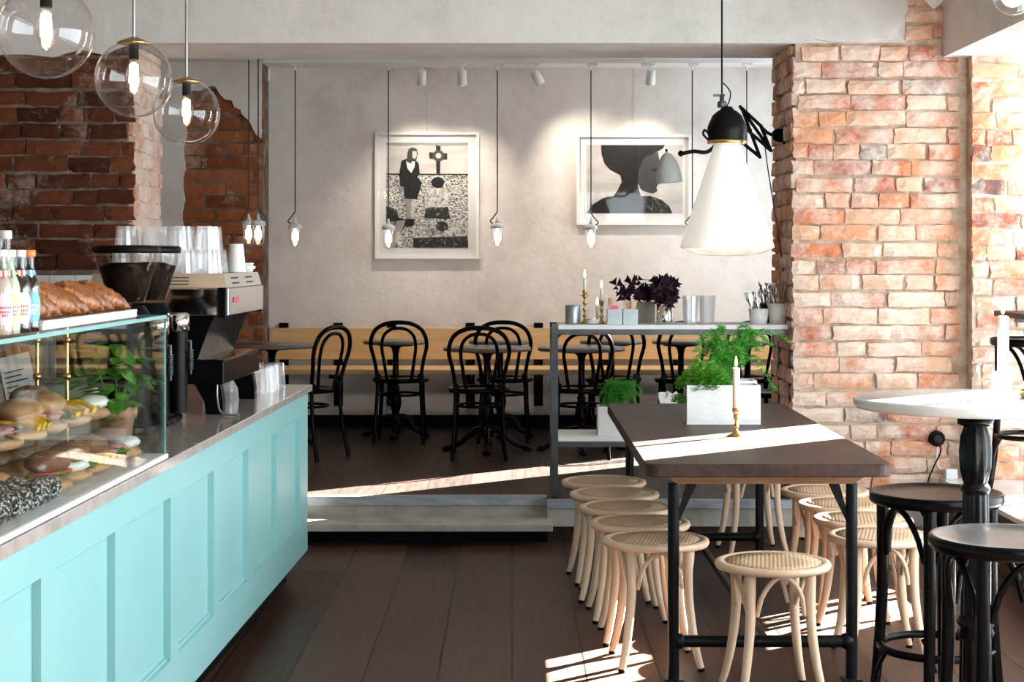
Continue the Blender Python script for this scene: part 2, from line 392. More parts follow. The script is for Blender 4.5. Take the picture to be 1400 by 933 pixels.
for n_ in ('oxalis',): M[n_].node_tree.nodes['Principled BSDF'].inputs['Specular IOR Level'].default_value = 0.06
def canemat():
    m, nt, b = newmat('woven_cane')
    mp = mapped(nt, (1, 1, 1), (0, 0, 0.25))
    ck = nt.nodes.new('ShaderNodeTexChecker'); ck.inputs['Scale'].default_value = 75
    nt.links.new(mp.outputs[0], ck.inputs['Vector'])
    w = nt.nodes.new('ShaderNodeTexWave'); w.inputs['Scale'].default_value = 22; w.inputs['Distortion'].default_value = 0.3
    nt.links.new(mp.outputs[0], w.inputs['Vector'])
    mixf = nt.nodes.new('ShaderNodeMix'); mixf.data_type = 'FLOAT'; mixf.inputs['Factor'].default_value = 0.5
    nt.links.new(ck.outputs['Fac'], mixf.inputs['A']); nt.links.new(w.outputs['Fac'], mixf.inputs['B'])
    r = ramp(nt, [(0.0, (0.34, 0.20, 0.10)), (0.5, (0.60, 0.41, 0.245)), (1.0, (0.74, 0.55, 0.37))])
    nt.links.new(mixf.outputs['Result'], r.inputs['Fac']); nt.links.new(r.outputs['Color'], b.inputs['Base Color'])
    b.inputs['Roughness'].default_value = 0.55
    bp = nt.nodes.new('ShaderNodeBump'); bp.inputs['Strength'].default_value = 0.6; bp.inputs['Distance'].default_value = 0.003
    nt.links.new(mixf.outputs['Result'], bp.inputs['Height']); nt.links.new(bp.outputs['Normal'], b.inputs['Normal'])
    return m
M['cane'] = canemat()

# =============================== THE ROOM ====================================================
ARCH, BACK, LEFT, UP, CEIL, CEILB = 9.0, 12.85, -3.2, 0.215, 3.3, 2.98
def rag(a, b, n, amp):                    # ragged line between two 2-D points
    out = []
    for i in range(n):
        t = i / n
        out.append((a[0] + (b[0] - a[0]) * t + (R.uniform(-amp, amp) if i else 0), a[1] + (b[1] - a[1]) * t + (R.uniform(-amp, amp) if i else 0)))
    return out
def bricks(mb, org, u, nrm, width, z0, z1, course=0.089, m=0, proud=0.024, mask=None, edge0=0.0, edge1=0.0, off=0.0):
    u, nrm, org = Vector(u), Vector(nrm), Vector(org)
    row, z = 0, z0
    while z < z1 - 0.03:
        h = min(course - 0.013 + R.uniform(-0.005, 0.004), z1 - z)
        a = -R.uniform(0.02, 0.26) if row % 2 else -R.uniform(0.0, 0.15)
        while a < width:
            L = R.choice((0.14, 0.285, 0.285, 0.30, 0.21)) + R.uniform(-0.015, 0.015)
            a0, a1 = max(a, -edge0), min(a + L, width + edge1)
            a += L + R.uniform(0.008, 0.017)
            if a1 - a0 < 0.04: continue
            if a0 <= 0: a0 -= R.uniform(0, 0.012) if edge0 else 0
            if mask and not mask(a0, a1, z, z + h): continue
            pr = proud + R.uniform(-0.008, 0.007)
            nx, nz = max(3, int((a1 - a0) / 0.05) + 2), 4
            tilt, dz = R.uniform(-0.006, 0.006), R.uniform(-0.004, 0.004)
            chip = R.random() < 0.35
            cc = (R.choice((0, nx - 1)), R.choice((0, nz - 1)))
            vs = []
            for i in range(nx):
                for j in range(nz):
                    ring = i in (0, nx - 1) or j in (0, nz - 1)
                    x = a0 + (a1 - a0) * i / (nx - 1) + (R.uniform(-0.006, 0.006) if ring else R.uniform(-0.01, 0.01))
                    y = z + dz + h * j / (nz - 1) + tilt * (i / (nx - 1) - 0.5) + R.uniform(-0.004, 0.004)
                    c = pr + R.uniform(-0.0025, 0.0025) - (0.007 if ring else 0)
                    if chip and (i, j) == cc: c -= 0.014
                    vs.append(org + u * x + nrm * c + Vector((0, 0, y)))
            fs = [(i * nz + j, (i + 1) * nz + j, (i + 1) * nz + j + 1, i * nz + j + 1) for i in range(nx - 1) for j in range(nz - 1)]
            rim = [i * nz for i in range(nx)] + [(nx - 1) * nz + j for j in range(1, nz)] + [i * nz + nz - 1 for i in range(nx - 2, -1, -1)] + [j for j in range(nz - 2, 0, -1)]
            b = len(vs)
            for k in rim: vs.append(vs[k] - nrm * (pr + 0.012))
            for k in range(len(rim)):
                k2 = (k + 1) % len(rim)
                fs.append((rim[k2], rim[k], b + k, b + k2))
            if u.cross(Vector((0, 0, 1))).dot(nrm) < 0: fs = [tuple(reversed(f)) for f in fs]
            mb.add(vs, fs, m)
        z += course + R.uniform(-0.003, 0.003); row += 1
    return mb

struct(MB().box(-3.3, 2.32, -1.7, 9.0, -0.1, 0).obj('floor', M['floor']))
# raised platform of the dining area with its concrete front and sunk step
pl = MB()
pl.box(-3.3, 0.19, 9.10, 12.95, 0.0, UP - 0.004, 1).box(0.19, 2.5, 8.96, 12.95, 0.075, UP - 0.004, 1).box(0.19, 2.42, 9.02, 9.1, 0.0, 0.075, 2)
pl.box(-3.3, 0.19, 9.10, 12.95, UP - 0.004, UP, 0).box(0.19, 2.5, 8.96, 12.95, UP - 0.004, UP, 0)
pl.box(0.19, 2.42, 9.0, 9.03, 0.0, 0.074, 3)
struct(pl.obj('floor_platform', [M['floor_up'], M['concrete'], M['blackmat'], M['walnut']]))
st = MB().box(-2.2, 0.215, 8.76, 9.105, 0.080, 0.116, 0, c=0.003).box(-2.2, 0.19, 8.90, 9.10, 0.0, 0.08, 1)
struct(st.obj('step', [M['concrete'], M['blackmat']]))
struct(MB().box(-2.2, 0.19, 9.085, 9.16, 0.168, UP + 0.003, c=0.002).obj('trim_1', M['angle']))
struct(MB().box(0.188, 1.52, 8.945, 9.0, 0.172, UP + 0.003, c=0.002).obj('trim_2', M['angle']))
struct(MB().box(-3.4, 2.42, -1.8, 9.0, CEIL, CEIL + 0.1).obj('ceiling', M['concrete']))
struct(MB().box(-3.4, 2.5, 9.7, 13.0, CEILB, CEILB + 0.1).obj('ceiling_back', M['white']))
struct(MB().box(-3.4, -3.2, -1.8, 13.0, -0.1, 3.4).obj('wall_left', M['walnut_edge']))
struct(MB().box(-1.9, 2.5, BACK, BACK + 0.15, UP, CEILB).obj('wall_back', M['plaster']))
struct(MB().box(-1.86, 2.4, BACK - 0.02, BACK, UP, UP + 0.088).obj('baseboard_back', M['blackmat']))

def wall_with_openings(name, axis, a, b, lo, hi, z0, z1, ops, mat):
    """axis 'y': the wall runs along Y between lo..hi, from x=a to x=b; ops = (from, to, z from, z to)"""
    mb = MB(); cur = lo
    def bx(l, h, q0, q1):
        if h - l > 1e-4 and q1 - q0 > 1e-4:
            if axis == 'y': mb.box(a, b, l, h, q0, q1)
            else: mb.box(l, h, a, b, q0, q1)
    for (l, h, q0, q1) in sorted(ops):
        bx(cur, l, z0, z1); bx(l, h, z0, q0); bx(l, h, q1, z1); cur = h
    bx(cur, hi, z0, z1)
    return struct(mb.obj(name, mat))
NW = [0]
def window(axis, at, lo, hi, z0, z1, bars=0):
    NW[0] += 1
    nm = 'window_%d' % NW[0]
    fr, t = MB(), 0.035
    def bx(mb, l, h, q0, q1, d=0.03):
        if axis == 'y': mb.box(at - d, at + d, l, h, q0, q1)
        else: mb.box(l, h, at - d, at + d, q0, q1)
    bx(fr, lo, lo + t, z0, z1); bx(fr, hi - t, hi, z0, z1); bx(fr, lo + t, hi - t, z0, z0 + t); bx(fr, lo + t, hi - t, z1 - t, z1)
    for i in range(bars):
        q = lo + (hi - lo) * (i + 1) / (bars + 1); bx(fr, q - 0.02, q + 0.02, z0 + t, z1 - t)
    f = struct(fr.obj(nm, M['white']))
    p = MB(); bx(p, lo + t, hi - t, z0 + t, z1 - t, 0.004)
    p.obj('pane', M['pane'], f)
    L = bpy.data.lights.new('daylight', 'AREA'); L.shape = 'RECTANGLE'; L.size = hi - lo; L.size_y = z1 - z0; L.cycles.is_portal = True
    o = bpy.data.objects.new('daylight_portal', L); C.objects.link(o)
    c = (lo + hi) / 2; zc = (z0 + z1) / 2
    if axis == 'y':
        o.location = (at + 0.05, c, zc); o.rotation_euler = (PI / 2, 0, PI / 2)     # looks towards -X
    else:
        o.location = (c, at - 0.05, zc); o.rotation_euler = (PI / 2, 0, PI) # looks towards +Y
# unseen street side behind the viewer, dark wall and window shaped for the fill light; window bay on the right, small window of the dining area
wall_with_openings('wall_front', 'x', -1.8, -1.7, -3.3, 3.2, -0.1, 3.4, [(0.9, 2.2, 1.0, 2.6)], M['walnut'])
window('x', -1.75, 0.9, 2.2, 1.0, 2.6, 1)
W1 = (8.13, 8.83, 0.45, 2.56); W2 = (0.9, 6.5, 0.45, 2.56)
wall_with_openings('wall_right', 'y', 3.0, 3.1, 0.4, 9.0, 0.33, 2.6, [W1, W2], M['white'])
window('y', 3.05, *W1); window('y', 3.05, *W2, 3)
struct(MB().box(2.32, 2.42, 0.5, 9.02, 2.6, 3.4).box(2.32, 3.1, -1.8, 0.5, -0.1, 3.4).obj('wall_right_lintel', M['plaster']))
struct(MB().box(2.42, 3.1, 0.5, 9.05, 2.6, 2.7).obj('ceiling_bay', M['white']))
struct(MB().box(2.32, 3.1, 0.5, 8.99, 0.0, 0.31, 1).box(2.30, 3.1, 0.5, 8.985, 0.31, 0.335, 0).obj('floor_bay', [M['bartop'], M['walnut']]))
W4 = (11.79, 12.36, 0.9, 2.8)
wall_with_openings('wall_right_back', 'y', 2.4, 2.5, 9.7, 13.0, 0.2, 3.0, [W4], M['white'])
window('y', 2.45, *W4)

# beam over the opening: plaster face, smooth soffit
bm_ = MB().box(-3.3, 2.12, 9.0, 9.7, 2.68, 3.4, 0)
top = [(-3.25, 3.35), (-3.25, 2.60)] + rag((-3.25, 2.60), (-2.05, 2.63), 9, 0.025)[1:] + [(-2.05, 2.675), (1.53, 2.675)] + rag((1.56, 2.685), (2.02, 2.70), 7, 0.012) + rag((2.02, 2.70), (2.13, 2.86), 4, 0.02) + rag((2.13, 2.86), (2.15, 3.35), 5, 0.02) + [(2.15, 3.35)]
bm_.slab([(x, 8.965, z) for x, z in top], (0, 0.04, 0), 1)
struct(bm_.obj('wall_beam', [M['plaster'], M['plaster_rough']]))
# brick pillar on the right (front and the side towards the opening)
pr = MB().box(1.53, 2.46, 9.0, 9.7, UP - 0.01, 2.68, 1).box(1.53, 2.46, 9.0, 9.7, 0.0, UP - 0.01, 1).box(2.12, 2.46, 9.0, 9.7, 2.68, 3.4, 1)
bricks(pr, (1.53, 9.0, 0), (1, 0, 0), (0, -1, 0), 0.88, 0.01, 2.70, m=0, edge0=0.01)
bricks(pr, (2.12, 9.0, 0), (1, 0, 0), (0, -1, 0), 0.29, 2.70, 3.36, m=0)
bricks(pr, (1.53, 9.7, 0), (0, -1, 0), (-1, 0, 0), 0.70, UP + 0.005, 2.67, m=0, edge1=0.004)
struct(pr.obj('wall_pillar', [M['brick_r'], M['mortar_r']]))
# end of the window bay
be = MB().box(2.455, 3.1, 8.9, 9.02, 0.33, 2.65, 1)
bricks(be, (2.455, 8.9, 0), (1, 0, 0), (0, -1, 0), 0.62, 0.34, 2.59, m=0, proud=0.016)
struct(be.obj('wall_bay', [M['brick_r'], M['mortar_r']]))
# brick pier on the left, white tiles on its foot
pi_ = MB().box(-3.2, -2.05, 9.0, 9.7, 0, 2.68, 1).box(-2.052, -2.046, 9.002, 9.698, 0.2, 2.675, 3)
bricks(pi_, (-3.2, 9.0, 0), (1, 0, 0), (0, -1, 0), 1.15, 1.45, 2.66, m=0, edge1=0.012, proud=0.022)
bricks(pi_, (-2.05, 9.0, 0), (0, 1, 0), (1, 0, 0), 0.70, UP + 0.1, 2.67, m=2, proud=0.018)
struct(pi_.obj('wall_pier', [M['brick_l'], M['mortar_l'], brickmat('limed_lit_brick', [(0.1, (0.46, 0.20, 0.12)), (0.5, (0.56, 0.30, 0.20)), (0.9, (0.66, 0.42, 0.32))], (0.74, 0.68, 0.62), 0.1), M['mortar_r']]))  # side face: lime remains, plus the light on it put into the colour
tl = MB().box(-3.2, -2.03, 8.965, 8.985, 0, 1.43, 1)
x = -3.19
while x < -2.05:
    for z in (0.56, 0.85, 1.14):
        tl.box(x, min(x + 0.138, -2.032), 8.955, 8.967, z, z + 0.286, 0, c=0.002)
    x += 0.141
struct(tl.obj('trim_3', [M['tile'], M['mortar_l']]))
# chimney breast in the far left corner: bare brick under broken plaster
YB = 12.5
def px(X): return HX + F * X / YB
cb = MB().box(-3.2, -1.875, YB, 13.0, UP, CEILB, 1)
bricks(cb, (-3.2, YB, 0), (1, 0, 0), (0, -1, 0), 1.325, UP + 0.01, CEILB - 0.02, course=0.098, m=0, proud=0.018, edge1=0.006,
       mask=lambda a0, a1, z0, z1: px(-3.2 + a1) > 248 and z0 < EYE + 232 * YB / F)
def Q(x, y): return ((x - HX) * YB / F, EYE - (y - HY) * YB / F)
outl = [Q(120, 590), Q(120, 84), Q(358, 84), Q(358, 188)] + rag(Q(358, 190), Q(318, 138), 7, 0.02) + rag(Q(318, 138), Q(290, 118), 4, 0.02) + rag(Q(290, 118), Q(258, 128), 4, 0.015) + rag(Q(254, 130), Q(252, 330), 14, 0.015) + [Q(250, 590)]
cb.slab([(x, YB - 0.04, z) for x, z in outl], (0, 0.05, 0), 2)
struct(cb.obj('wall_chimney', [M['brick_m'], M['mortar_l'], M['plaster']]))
struct(MB().box(-2.05, -1.0, 9.70, 9.72, 2.68, CEILB).obj('trim_4', M['white']))

# =============================== LIGHT =======================================================
w = bpy.data.worlds.new('sky'); bpy.context.scene.world = w; w.use_nodes = True
bg = w.node_tree.nodes['Background']; bg.inputs['Color'].default_value = (0.86, 0.93, 1.0, 1); bg.inputs['Strength'].default_value = 10.0
S = bpy.data.lights.new('sun', 'SUN'); S.energy = 260; S.angle = 0.006; S.color = (1.0, 0.94, 0.86)
so = bpy.data.objects.new('sun', S); C.objects.link(so)
el = math.radians(25)
so.rotation_euler = Vector((-0.766 * math.cos(el), -0.643 * math.cos(el), -math.sin(el))).to_track_quat('-Z', 'Y').to_euler()
so.location = (8, 16, 6)
cam = bpy.data.cameras.new('camera'); cam.sensor_width = 36; cam.lens = 36 * F / 1400; cam.shift_y = -(466.5 - HY) / 1400; cam.clip_end = 200
co = bpy.data.objects.new('camera', cam); C.objects.link(co); co.location = (0, 0, EYE); co.rotation_euler = (PI / 2, 0, 0)
sc = bpy.context.scene; sc.camera = co
sc.view_settings.view_transform = 'Standard'; sc.view_settings.look = 'None'; sc.view_settings.gamma = 1; sc.view_settings.exposure = 0.42
sc.view_settings.use_curve_mapping = False
sc.cycles.transparent_max_bounces = 40; sc.cycles.max_bounces = 10; sc.cycles.diffuse_bounces = 6
sc.cycles.caustics_reflective = False; sc.cycles.caustics_refractive = False; sc.cycles.sample_clamp_indirect = 6
sc.cycles.use_denoising = True

# =============================== COUNTER AND WHAT STANDS ON IT ===============================
KA = -0.028
def K(x, y, z):                         # counter frame: x = 0 at its customer face, y = 0 at its far end
    c, s = math.cos(KA), math.sin(KA)
    return Vector((-0.968 + c * x - s * y, 7.9 + s * x + c * y, z))
TOP = 0.918
ct = thing('bar_counter', K(0, 0, 0), KA, 'long turquoise panelled bar counter under a grey stone top', 'counter')
yf = -8.6
kick = MB().box(-0.70, -0.09, yf, -0.06, 0.0, 0.14).obj('plinth', M['blackmat'], ct)
cv = MB()
cv.box(-0.72, -0.022, yf, 0, 0.137, 0.886)
ys = [-0.23 - 0.64 * k for k in range(14)]
z0, z1 = 0.288, 0.79
cv.box(-0.022, 0, yf, 0, 0.137, z0).box(-0.022, 0, yf, 0, z1, 0.886)
prev = 0
for y in ys:
    if y < yf + 0.6: break
    cv.box(-0.022, 0, y, prev, z0, z1); prev = y - 0.535
cv.box(-0.022, 0, yf, prev, z0, z1)
cv.obj('body', M['teal'], ct)
for y in ys:
    if y < yf + 0.6: break
    pm = MB()
    pm.box(-0.022, -0.012, y - 0.535 + 0.001, y - 0.001, z0 + 0.001, z0 + 0.010)
    pm.box(-0.0225, -0.0205, y - 0.52, y - 0.015, z0 + 0.02, z1 - 0.015)
    pm.obj('panel', M['teal'], ct)
wt = MB().box(-0.78, 0.018, yf - 0.0, 0.03, TOP - 0.031, TOP, c=0.0025).obj('worktop', M['stone'])
wt.location = K(0, 0, 0); wt.rotation_euler = (0, 0, KA)
tag(wt, 'grey stone worktop running along the turquoise bar counter', 'worktop')

# ---- glass display case ---------------------------------------------------------------------
CY, CX, CZ = -2.87, -0.40, 1.353
dc = thing('display_case', K(0, CY, TOP), KA, 'glass food display case on the bar counter, bottles and croissants on its top', 'display case')
def L(mb, name, mat, par): return mb.obj(name, mat, par)
zb = 0.002
b_ = MB().box(CX, 0.012, -3.2, 0.0, zb, 0.016, 0, c=0.002)
L(b_, 'base', M['white'], dc)
H_ = CZ - TOP
for (y0, y1) in ((-0.985, -0.003), (-1.99, -0.99), (-3.2, -1.995)):
    q = MB().box(-0.003, 0.003, y0, y1, 0.017, H_ - 0.012)
    L(q, 'front_pane', M['case'], dc)
L(MB().box(CX, -0.004, -0.006, 0.0, 0.017, H_ - 0.012), 'end_pane', M['case'], dc)
tp = L(MB().box(CX, 0.004, -3.2, 0.001, H_ - 0.011, H_ - 0.001), 'top_pane', M['case'], dc)
L(MB().box(0.0042, 0.0055, -3.2, 0.001, H_ - 0.011, H_ - 0.001).box(CX, 0.004, 0.0012, 0.0025, H_ - 0.011, H_ - 0.001), 'polished_edge', M['case_edge'], tp)
L(MB().box(-0.0028, 0.0038, 0.0002, 0.003, 0.017, H_ - 0.012), 'corner_edge', M['case_edge'], dc)
sh = L(MB().box(CX + 0.01, -0.10, -3.15, -0.08, 0.128, 0.134), 'shelf', M['case'], dc)
for (x, y) in ((-0.375, -0.04), (-0.285, -0.04), (-0.378, -1.40), (-0.378, -2.4)):
    q = MB().cyl((x, y, 0.017), (x, y, 0.127), 0.006).cyl((x, y, 0.135 if y < -0.1 else 0.127), (x, y, H_ - 0.012), 0.006)
    q.ball((x, y, 0.25), 0.013); q.ball((x, y, 0.36), 0.011)
    L(q, 'brass_post', M['brass'], dc)
cb0 = TOP + 0.0165; cs0 = TOP + 0.1345          # case floor, case shelf

# ---- food -----------------------------------------------------------------------------------
M['crust'] = noisy('bread_crust', [(0.3, (0.22, 0.095, 0.035)), (0.55, (0.46, 0.25, 0.11)), (0.8, (0.66, 0.45, 0.26))], 22, rough=0.7, bump=0.4, detail=8)
M['darkcrust'] = noisy('dark_crust', [(0.35, (0.12, 0.045, 0.015)), (0.58, (0.28, 0.12, 0.05)), (0.66, (0.78, 0.70, 0.62))], 30, rough=0.7, bump=0.4, detail=8)
M['croissant'] = noisy('croissant_crust', [(0.36, (0.045, 0.011, 0.002)), (0.52, (0.23, 0.066, 0.010)), (0.74, (0.46, 0.18, 0.033))], 9, stretch=(1, 3.5, 3), rough=0.4, bump=0.6, detail=6, dist=0.8)
M['coconut'] = noisy('coconut_chocolate', [(0.40, (0.010, 0.006, 0.005)), (0.52, (0.025, 0.017, 0.014)), (0.57, (0.66, 0.66, 0.66))], 130, rough=0.9, bump=0.9, detail=3)
M['choc'] = plain('chocolate', (0.02, 0.01, 0.007), 0.3)
M['donut'] = noisy('bun_crust', [(0.35, (0.46, 0.22, 0.07)), (0.6, (0.70, 0.40, 0.15)), (0.85, (0.80, 0.58, 0.33))], 12, rough=0.5, bump=0.2)
M['salad'] = leafmat('salad_leaf', (0.03, 0.14, 0.015), (0.20, 0.42, 0.08), 0.15)
M['cheese'] = plain('cream_cheese', (0.80, 0.80, 0.74), 0.5)
M['yolk'] = plain('yellow_pepper', (0.78, 0.44, 0.02), 0.35)
M['tomato'] = plain('tomato', (0.50, 0.04, 0.02), 0.25)
M['ham'] = noisy('cured_ham', [(0.35, (0.40, 0.12, 0.13)), (0.7, (0.62, 0.34, 0.34))], 18, rough=0.5)
def roll(mb, sx, sy, sz, m=0, jit=0.04, z=0.0):
    mb.ball((0, 0, z + sz), 1, 16, 9, (sx, sy, sz), m, jit=jit); return mb
def leafpatch(mb, c, r, n=7, m=0):
    for i in range(n):
        a = R.uniform(0, 2 * PI); q = R.uniform(0.2, 1) * r
        p = Vector(c) + Vector((math.cos(a) * q, math.sin(a) * q * 1.2, R.uniform(0, 0.012)))
        u = Vector((math.cos(a), math.sin(a), R.uniform(-0.5, 0.5))).normalized() * R.uniform(0.016, 0.028)
        v = Vector((-math.sin(a), math.cos(a), R.uniform(-0.4, 0.4))).normalized() * R.uniform(0.010, 0.018)
        mb.add([p - u, p - v + Vector((0, 0, .004)), p + u, p + v + Vector((0, 0, .004))], [(0, 1, 2, 3)], m)
def sandwich(name, label, fill, lid, loc, rz, group=None, s=1.0):
    t = thing(name, loc, rz, label, 'sandwich', group); t.scale = (s, s, s)
    roll(MB(), 0.042, 0.062, 0.014).obj('bottom_bread', M['crust'], t)
    leafpatch(g := MB(), (0, 0, 0.024), 0.045, 12); g.obj('lettuce', M['salad'], t)
    if fill == 'cheese':
        MB().ball((0.006, 0.0, 0.036), 1, 14, 8, (0.032, 0.046, 0.014), jit=0.15).obj('cream_cheese', M['cheese'], t)
    elif fill == 'pepper':
        q = MB()
        for k in range(3):
            q.tube(smoothpath([(-0.03, -0.04 + 0.035 * k, 0.034), (0.0, -0.03 + 0.035 * k, 0.043), (0.04, -0.035 + 0.035 * k, 0.030)], 4), 0.008, 8)
        q.obj('yellow_pepper', M['yolk'], t)
    elif fill == 'tomato':
        q = MB()
        for k in range(3): q.lathe([(0.0, -0.003), (0.021, -0.003), (0.023, 0), (0.021, 0.003), (0, 0.003)], (0.008 * (k - 1), 0.035 * (k - 1), 0.037), 14)
        q.obj('tomato_slice', M['tomato'], t)
    else:
        q = MB()
        for k in range(5):
            a = R.uniform(0, 6); q.ball((0.015 * math.cos(a), -0.04 + 0.02 * k, 0.036), 1, 10, 6, (0.026, 0.016, 0.008), jit=0.2)
        q.obj('ham', M['ham'], t)
    if lid:
        MB().ball((-0.004, 0, 0.058), 1, 16, 9, (0.042, 0.062, 0.022), jit=0.04).obj('top_bread', M['darkcrust' if lid == 2 else 'crust'], t)
    return t
fills = {'cheese': 'white cream cheese', 'pepper': 'yellow pepper strips', 'tomato': 'tomato slices', 'ham': 'pink cured ham'}
# on the case shelf, from the customer end of the case towards the street
k = 0
for (y, fill, lid, dx) in ((-0.19, 'cheese', 0, -0.175), (-0.385, 'pepper', 0, -0.18), (-0.58, 'ham', 1, -0.185), (-0.78, 'pepper', 1, -0.18), (-0.98, 'ham', 0, -0.18), (-1.18, 'cheese', 1, -0.18), (-1.38, 'tomato', 0, -0.18), (-1.58, 'ham', 1, -0.18), (-1.78, 'cheese', 0, -0.18)):
    nth = ('first', 'second', 'third', 'fourth', 'fifth', 'sixth', 'seventh', 'eighth', 'ninth')[k]; k += 1
    sandwich('sandwich', '%s sandwich with %s, %s from the plant end on the case shelf' % ('closed' if lid else 'open', fills[fill], nth), fill, lid, K(dx + 0.0, CY + y, cs0 + 0.001), KA + R.uniform(-0.25, 0.25), 'sandwiches on the shelf of the display case', 1.42)
k = 0
for (y, fill, lid) in ((-0.30, 'tomato', 2), (-0.50, 'cheese', 0), (-0.70, 'tomato', 1), (-0.90, 'cheese', 2), (-1.10, 'ham', 0)):
    nth = ('first', 'second', 'third', 'fourth', 'fifth')[k]; k += 1
    sandwich('sandwich', '%s sandwich with %s, %s of the inner row on the case shelf' % ('closed' if lid else 'open', fills[fill], nth), fill, lid, K(-0.335 + 0.03, CY + y, cs0 + 0.001), KA + R.uniform(-0.1, 0.1), 'sandwiches on the shelf of the display case', 1.35)
k = 0
for (y, fill, lid) in ((-0.13, 'cheese', 0), (-0.305, 'ham', 0), (-0.48, 'pepper', 2), (-0.655, 'cheese', 2), (-0.83, 'tomato', 2)):
    nth = ('nearest the glass corner', 'second from the glass corner', 'third from the glass corner', 'fourth from the glass corner', 'fifth from the glass corner')[k]; k += 1
    sandwich('sandwich', '%s roll with %s on the case floor, %s' % ('lidded' if lid else 'open', fills[fill], nth), fill, lid, K(-0.094, CY + y, cb0 + 0.001), KA + R.uniform(-0.12, 0.12), 'rolls on the floor of the display case', 1.3)
tr0 = MB().box(-0.055, 0.055, -0.31, 0.31, 0.0, 0.004, c=0.001).box(-0.055, -0.050, -0.31, 0.31, 0.004, 0.016).box(0.050, 0.055, -0.31, 0.31, 0.004, 0.016)
tr0 = tag(tr0.obj('serving_tray', M['tumbler'], loc=K(-0.322, CY - 0.75, cb0 + 0.0005)), 'clear tray under the sugared buns in the display case', 'tray'); tr0.rotation_euler = (0, 0, KA)
# iced buns with a dark base
bn = thing('glazed_bun', K(-0.213, CY - 0.17, cb0), KA, 'golden glazed bun with a dark chocolate base in the display case', 'bun', 'glazed buns in the display case')
MB().lathe([(0, 0.0), (0.040, 0.0), (0.046, 0.012), (0.045, 0.026), (0.03, 0.03), (0, 0.03)], n=22).obj('chocolate_base', M['choc'], bn)
MB().ball((0, 0, 0.036), 1, 20, 10, (0.046, 0.046, 0.024), jit=0.02).obj('bun_top', M['donut'], bn)
for y in (-0.275, -0.38, -0.485, -0.59, -0.695, -0.80, -0.905, -1.01): dup(bn, K(-0.213 + R.uniform(-0.002, 0.002), CY + y, cb0), R.uniform(0, 3))
# sugared pastries behind them
pb = MB()
for a in range(5):
    pb.ball((0.02 * math.cos(a * 1.26), 0.03 * math.sin(a * 1.26), 0.03), 1, 12, 7, (0.028, 0.032, 0.026), jit=0.08)
pb.ball((0, 0, 0.04), 1, 12, 7, (0.03, 0.035, 0.026), jit=0.08)
pz = tag(pb.obj('sugared_bun', M['darkcrust'], loc=K(-0.322, CY - 0.50, cb0 + 0.0055)), 'dark brown bun dusted with sugar behind the glazed buns', 'bun', 'sugared buns in the display case')
for y in (-0.63, -0.76, -0.89, -1.02): dup(pz, K(-0.322, CY + y, cb0 + 0.0055), R.uniform(0, 3))
# coconut balls piled at the glass
cbm = tag(MB().ball((0, 0, 0.032), 0.032, 20, 14, jit=0.05).obj('chocolate_ball', M['coconut'], loc=K(-0.05, CY - 0.985, cb0 + 0.0005)), 'dark chocolate ball rolled in coconut flakes, in the heap behind the case glass', 'sweet', 'coconut chocolate balls')
for (x, y, z) in ((-0.052, -1.058, 0), (-0.05, -1.13, 0), (-0.052, -1.203, 0), (-0.05, -1.275, 0), (-0.05, -1.35, 0), (-0.12, -1.02, 0), (-0.121, -1.093, 0), (-0.122, -1.168, 0), (-0.122, -1.24, 0), (-0.122, -1.312, 0)):
    dup(cbm, K(x, CY + y, cb0 + 0.0005 + z), R.uniform(0, 3))
# ---- on top of the case ---------------------------------------------------------------------
zt = CZ - 0.001 + 0.001
tray = MB().box(-0.14, 0.14, -0.435, 0.435, 0.0, 0.016, c=0.003).box(-0.14, 0.14, -0.435, -0.42, 0.016, 0.023).box(-0.14, 0.14, 0.42, 0.435, 0.016, 0.023).box(-0.14, -0.125, -0.42, 0.42, 0.016, 0.023).box(0.125, 0.14, -0.42, 0.42, 0.016, 0.023)
to = tag(tray.obj('pastry_tray', M['ceramic'], loc=K(-0.165, CY - 0.665, zt)), 'white rectangular tray of croissants on top of the display case', 'tray'); to.rotation_euler = (0, 0, KA)
def croissant_mesh():
    mb = MB(); n = 13
    for i in range(n):
        t = -1 + 2 * i / (n - 1)
        r = 0.042 * (1 - abs(t) ** 1.2) + 0.008
        mb_c = (0.105 * math.sin(t * 1.35), 0.035 * (1 - math.cos(t * 1.35)) * 1.6, r * 0.88)
        mb.ball(mb_c, 1, 14, 8, (0.016 + 0.006 * (1 - abs(t)), r, r * 0.9), jit=0.03)
    pts, rad = [], []
    for i in range(25):
        t = -1 + 2 * i / 24
        r = 0.036 * (1 - abs(t) ** 1.2) + 0.006
        rad.append(r * (1.1 if i % 2 else 0.98)); pts.append((0.11 * math.sin(t * 1.35), 0.056 * (1 - math.cos(t * 1.35)), 0.042 * (1 - abs(t) ** 1.2) * 0.9 + 0.007))
    mb.tube(pts, rad, 12)
    return mb
cr = tag(croissant_mesh().obj('croissant', M['croissant'], loc=K(-0.15, CY - 0.30, zt + 0.0215)), 'golden brown croissant in the row on the white tray', 'croissant', 'croissants on the tray')
cr.rotation_euler = (0.0, 0, KA + 0.15)
for i in range(1, 7):
    dup(cr, K(-0.145 - 0.02 * (i % 2), CY - 0.305 - 0.118 * i, zt + 0.0215), KA + (0.5, 0.15, 0.45, 0.05, 0.4, 0.3)[i % 6])
